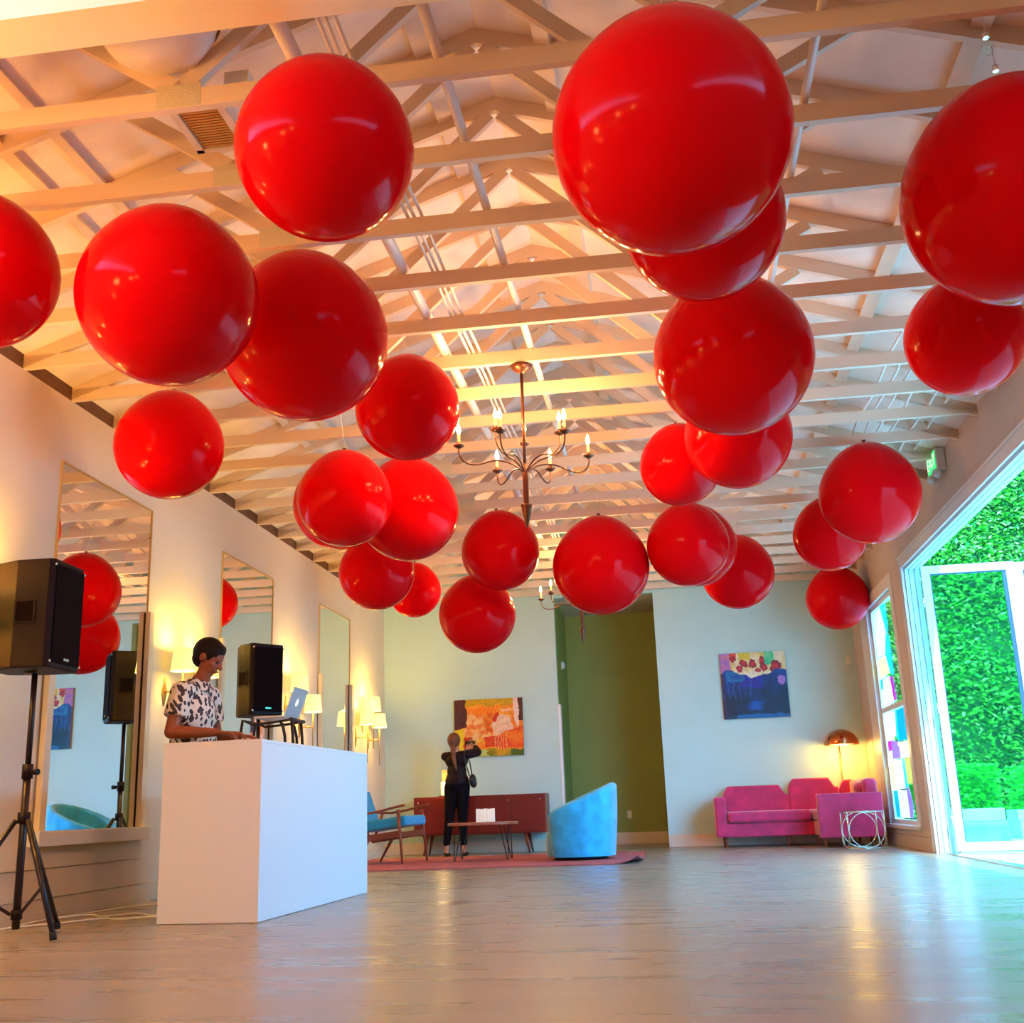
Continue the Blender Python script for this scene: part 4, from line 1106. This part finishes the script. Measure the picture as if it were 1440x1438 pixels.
backpan(.64, 1.50, .765); backpan(1.50, 2.15, .835); backpan(2.15, 2.46, .80)
soft('base_frame', 1.72, 2.42, 14.35, 14.91, .13, .30, .015)
soft('seat_cushion', 1.72, 2.26, 14.36, 15.48, .305, .44, .035)
soft('end_arm', 1.70, 2.46, 14.18, 14.33, .11, .625, .015)
MB().box(2.28, 2.45, 14.34, 15.48, .305, .79).build('back_cushion', 'velvet_pink', t, bevel=.05, seg=4)
MB().ball((2.30, 14.62, .685), .10, .20, .085, 18, 12).build('bolster_pillow', 'velvet_pink', t)
for x, y in ((.62, 15.0), (1.40, 15.0), (.62, 15.55), (2.36, 15.55), (1.76, 14.26), (2.40, 14.26), (1.76, 14.9), (2.40, 14.9)):
    MB().tube([(x, y, .13), (x, y, .001)], [.024, .014], 10).build('leg', 'walnut', t)
# dome lamp
t = thing('floor_lamp', 'copper dome floor lamp glowing behind the sofa corner', 'lamp', (2.245, 15.725, 0))
MB().lathe([(0, .001), (.06, .001), (.06, .018), (.01, .022), (0, .022)], n=32).build('base', 'brass', t)
MB().tube([(0, 0, .02), (0, 0, 1.30)], .009, 10).build('pole', 'brass', t)
t2 = t
prof = [(.225*math.cos(a), 1.245+.205*math.sin(a)) for a in [PI/2*i/14 for i in range(15)]]
inner = [(.221*math.cos(a), 1.246+.200*math.sin(a)) for a in [PI/2*i/14 for i in range(14, -1, -1)]]
lamp_c = (-.0, -.30, 0)
MB().lathe(prof+inner, (0, -.235, 0), 40).build('dome_shade', 'copper', t)
MB().lathe([(0, 1.30), (.15, 1.30), (.17, 1.262), (.16, 1.252), (0, 1.250)], (0, -.235, 0), 32).build('diffuser', 'lampglow', t)
MB().tube([(0, 0, 1.30), (0, -.1, 1.34), (0, -.22, 1.36)], .009, 8).build('arm', 'brass', t)
# wire side table
t = thing('side_table', 'open cube side table of pale gold wire with rings', 'table', (2.135, 13.78, .006), math.radians(3))
s_, h_ = .205, .40; E8 = [(-s_, -s_), (s_, -s_), (s_, s_), (-s_, s_)]
for i in range(4):
    a, c = E8[i], E8[(i+1) % 4]
    MB().tube([(*a, 0), (*a, h_)], .006, 8).build('upright', 'goldwire', t)
    MB().tube([(*a, 0), (*c, 0)], .006, 8).build('rail', 'goldwire', t); MB().tube([(*a, h_), (*c, h_)], .006, 8).build('rail', 'goldwire', t)
    m_ = Vector(((a[0]+c[0])/2, (a[1]+c[1])/2, h_/2)); d = Vector((c[0]-a[0], c[1]-a[1], 0)).normalized()
    MB().tube([m_ + d*(.198*math.cos(u)) + Vector((0, 0, .196*math.sin(u))) for u in [2*PI*k/36 for k in range(37)]], .005, 8, caps=False).build('ring', 'goldwire', t)
MB().box(-s_, s_, -s_, s_, h_+.006, h_+.012).build('glass_top', 'glass', t)

# ------------------------------------------------------------------ small wall fittings
t = thing('exit_sign', 'green lit EXIT sign unit high on the right wall', 'exit sign', (XR, 10.05, 3.33))
MB().box(-.085, -.001, -.17, .17, .04, .24).build('housing', 'exitbody', t, bevel=.012)
f_ = MB().box(-.091, -.086, -.15, .15, .055, .225).build('sign_face', 'exitgreen', t)
for s in (-1, 1):
    mx = Matrix.Translation((-.075, s*.11, .02)) @ Matrix.Rotation(math.radians(35), 4, 'Y')
    MB().lathe([(0, -.04), (.035, -.035), (.045, 0), (.035, .035), (0, .04)], n=18, mx=mx).build('lamp_head', 'exitbody', t)
cu = bpy.data.curves.new('exit_text', 'FONT'); cu.body = 'EXIT'; cu.size = .15; cu.extrude = .001; cu.align_x = 'CENTER'; cu.align_y = 'CENTER'
to = bpy.data.objects.new('exit_text', cu); C.objects.link(to); bpy.context.view_layer.update()
me = bpy.data.meshes.new_from_object(to.evaluated_get(bpy.context.evaluated_depsgraph_get())); bpy.data.objects.remove(to)
me.materials.clear(); me.materials.append(M['exittext'])
lt = bpy.data.objects.new('lettering', me); C.objects.link(lt); lt.parent = f_
lt.location = (-.0925, 0, .14); lt.rotation_euler = (PI/2, 0, -PI/2)
t = thing('wall_outlet', 'ivory power outlet low on the alcove wall', 'outlet', (-.69, AY-.001, .43))
MB().box(-.035, .035, -.008, 0, -.057, .057).build('plate', 'outlet', t, bevel=.002)
for z in (-.025, .025): MB().box(-.014, .014, -.0095, -.0082, z-.012, z+.012).build('socket', 'cable', t)
t = thing('motion_sensor', 'small white sensor high beside the alcove opening', 'sensor', (AX0+.001, 16.6, 2.62), 0)
MB().ball((.025, 0, 0), .03, .05, .055, 14, 10).build('cover', 'outlet', t); MB().box(0, .012, -.045, .045, -.06, .06).build('mount', 'outlet', t, bevel=.003)
t = thing('thermostat', 'small cream sensor on back wall right of the blue painting', 'sensor', (2.50, YB-.001, 2.38), 0)
MB().box(-.03, .03, -.035, 0, -.05, .05).build('cover', 'outlet', t, bevel=.008); MB().box(-.036, .036, -.006, 0, -.058, .058).build('mount', 'outlet', t)
for i, (x, y, z, lb) in enumerate(((1.50, 4.2, 3.58, 'upper clear glass bulb hanging between trusses at top right'), (1.56, 4.32, 3.50, 'lower clear glass bulb hanging between trusses at top right'))):
    t = thing('glass_bulb', lb, 'light bulb', (x, y, z), 0, 'clear bulbs among the trusses')
    MB().lathe([(.0008, -.045), (.018, -.040), (.028, -.018), (.027, 0), (.018, .022), (.013, .035)], n=20).build('globe', 'glass', t)
    MB().tube([(0, 0, .034), (0, 0, .060)], .013, 12).build('cap', 'chrome', t)
    MB().tube([(0, 0, .060), (0, 0, .16)], .002, 6).build('cord', 'string', t)

# ------------------------------------------------------------------ light
def plight(name, loc, col, e, r=.03, spread=None):
    l = bpy.data.lights.new(name, 'POINT'); l.color = col; l.energy = e; l.shadow_soft_size = r
    o = bpy.data.objects.new(name, l); C.objects.link(o); o.location = loc; return o
warm = (1, .64, .14)
for y, z in lamp_spots: plight('sconce_light', (XL+.165, y, z+.30), warm if y > 5.7 else (1, .50, .10), 21 if y > 5.7 else 46, .06)
for (x, y, z, rz, lb) in CH:
    for a, R, zp in ((26, .46, -.45), (122, .46, -.45), (209, .46, -.45), (311, .46, -.45), (220, .22, -.33), (60, .24, -.33)):
        plight('candle_light', (x+R*math.cos(math.radians(a)+rz), y+R*math.sin(math.radians(a)+rz), z+zp), (1, .55, .18), 13, .03)
plight('dome_lamp_light', (2.245, 15.49, 1.225), (1, .62, .12), 18, .08)
plight('jar_lamp_light', (-3.12, 15.25, .9), (1, .6, .2), 4, .05)
# unseen warm fill lights added over the front left, without fixtures
def area(name, loc, size, col, e, rot=(0, 0, 0)):
    l = bpy.data.lights.new(name, 'AREA'); l.shape = 'DISK'; l.size = size; l.color = col; l.energy = e
    o = bpy.data.objects.new(name, l); C.objects.link(o); o.location = loc; o.rotation_euler = rot; return o
for x, y in ((-3.3, -1.8), (-3.3, .3), (-3.3, 2.3)):
    plight('warm_fill_light', (x, y, 2.7), (1, .48, .12), 60, .12)
sun = bpy.data.lights.new('sun', 'SUN'); sun.energy = 4; sun.color = (.9, 1, .7); sun.angle = .02
so = bpy.data.objects.new('sun', sun); C.objects.link(so)
so.rotation_euler = Vector((-.15, .80, -.75)).to_track_quat('-Z', 'Y').to_euler()
wd = bpy.data.worlds.new('sky'); sc.world = wd; wd.use_nodes = True
bg = wd.node_tree.nodes['Background']; bg.inputs['Color'].default_value = (.10, .46, 1.0, 1); bg.inputs['Strength'].default_value = 14

# ------------------------------------------------------------------ camera
F_, yaw, pit, rol, H0 = 1558.657, 1.32081273e-01, 2.60687727e-01, -3.55408532e-02, .593
f = Vector((-math.sin(yaw)*math.cos(pit), math.cos(yaw)*math.cos(pit), math.sin(pit)))
rt = Vector((math.cos(yaw), math.sin(yaw), 0)); up = rt.cross(f)
r2 = rt*math.cos(rol)+up*math.sin(rol); u2 = -rt*math.sin(rol)+up*math.cos(rol)
cam = bpy.data.cameras.new('camera'); co = bpy.data.objects.new('camera', cam); C.objects.link(co)
mw = Matrix((r2, u2, -f)).transposed().to_4x4(); mw.translation = (0, 0, H0); co.matrix_world = mw
cam.sensor_fit = 'HORIZONTAL'; cam.sensor_width = 36; cam.lens = F_*36/1440; cam.clip_start = .05; cam.clip_end = 200
sc.camera = co
sc.view_settings.view_transform = 'Standard'; sc.view_settings.look = 'None'; sc.view_settings.gamma = 1
sc.view_settings.use_curve_mapping = False; sc.view_settings.exposure = .48
sc.cycles.max_bounces = 8; sc.cycles.diffuse_bounces = 4; sc.cycles.sample_clamp_indirect = 8; sc.cycles.caustics_reflective = False; sc.cycles.caustics_refractive = False
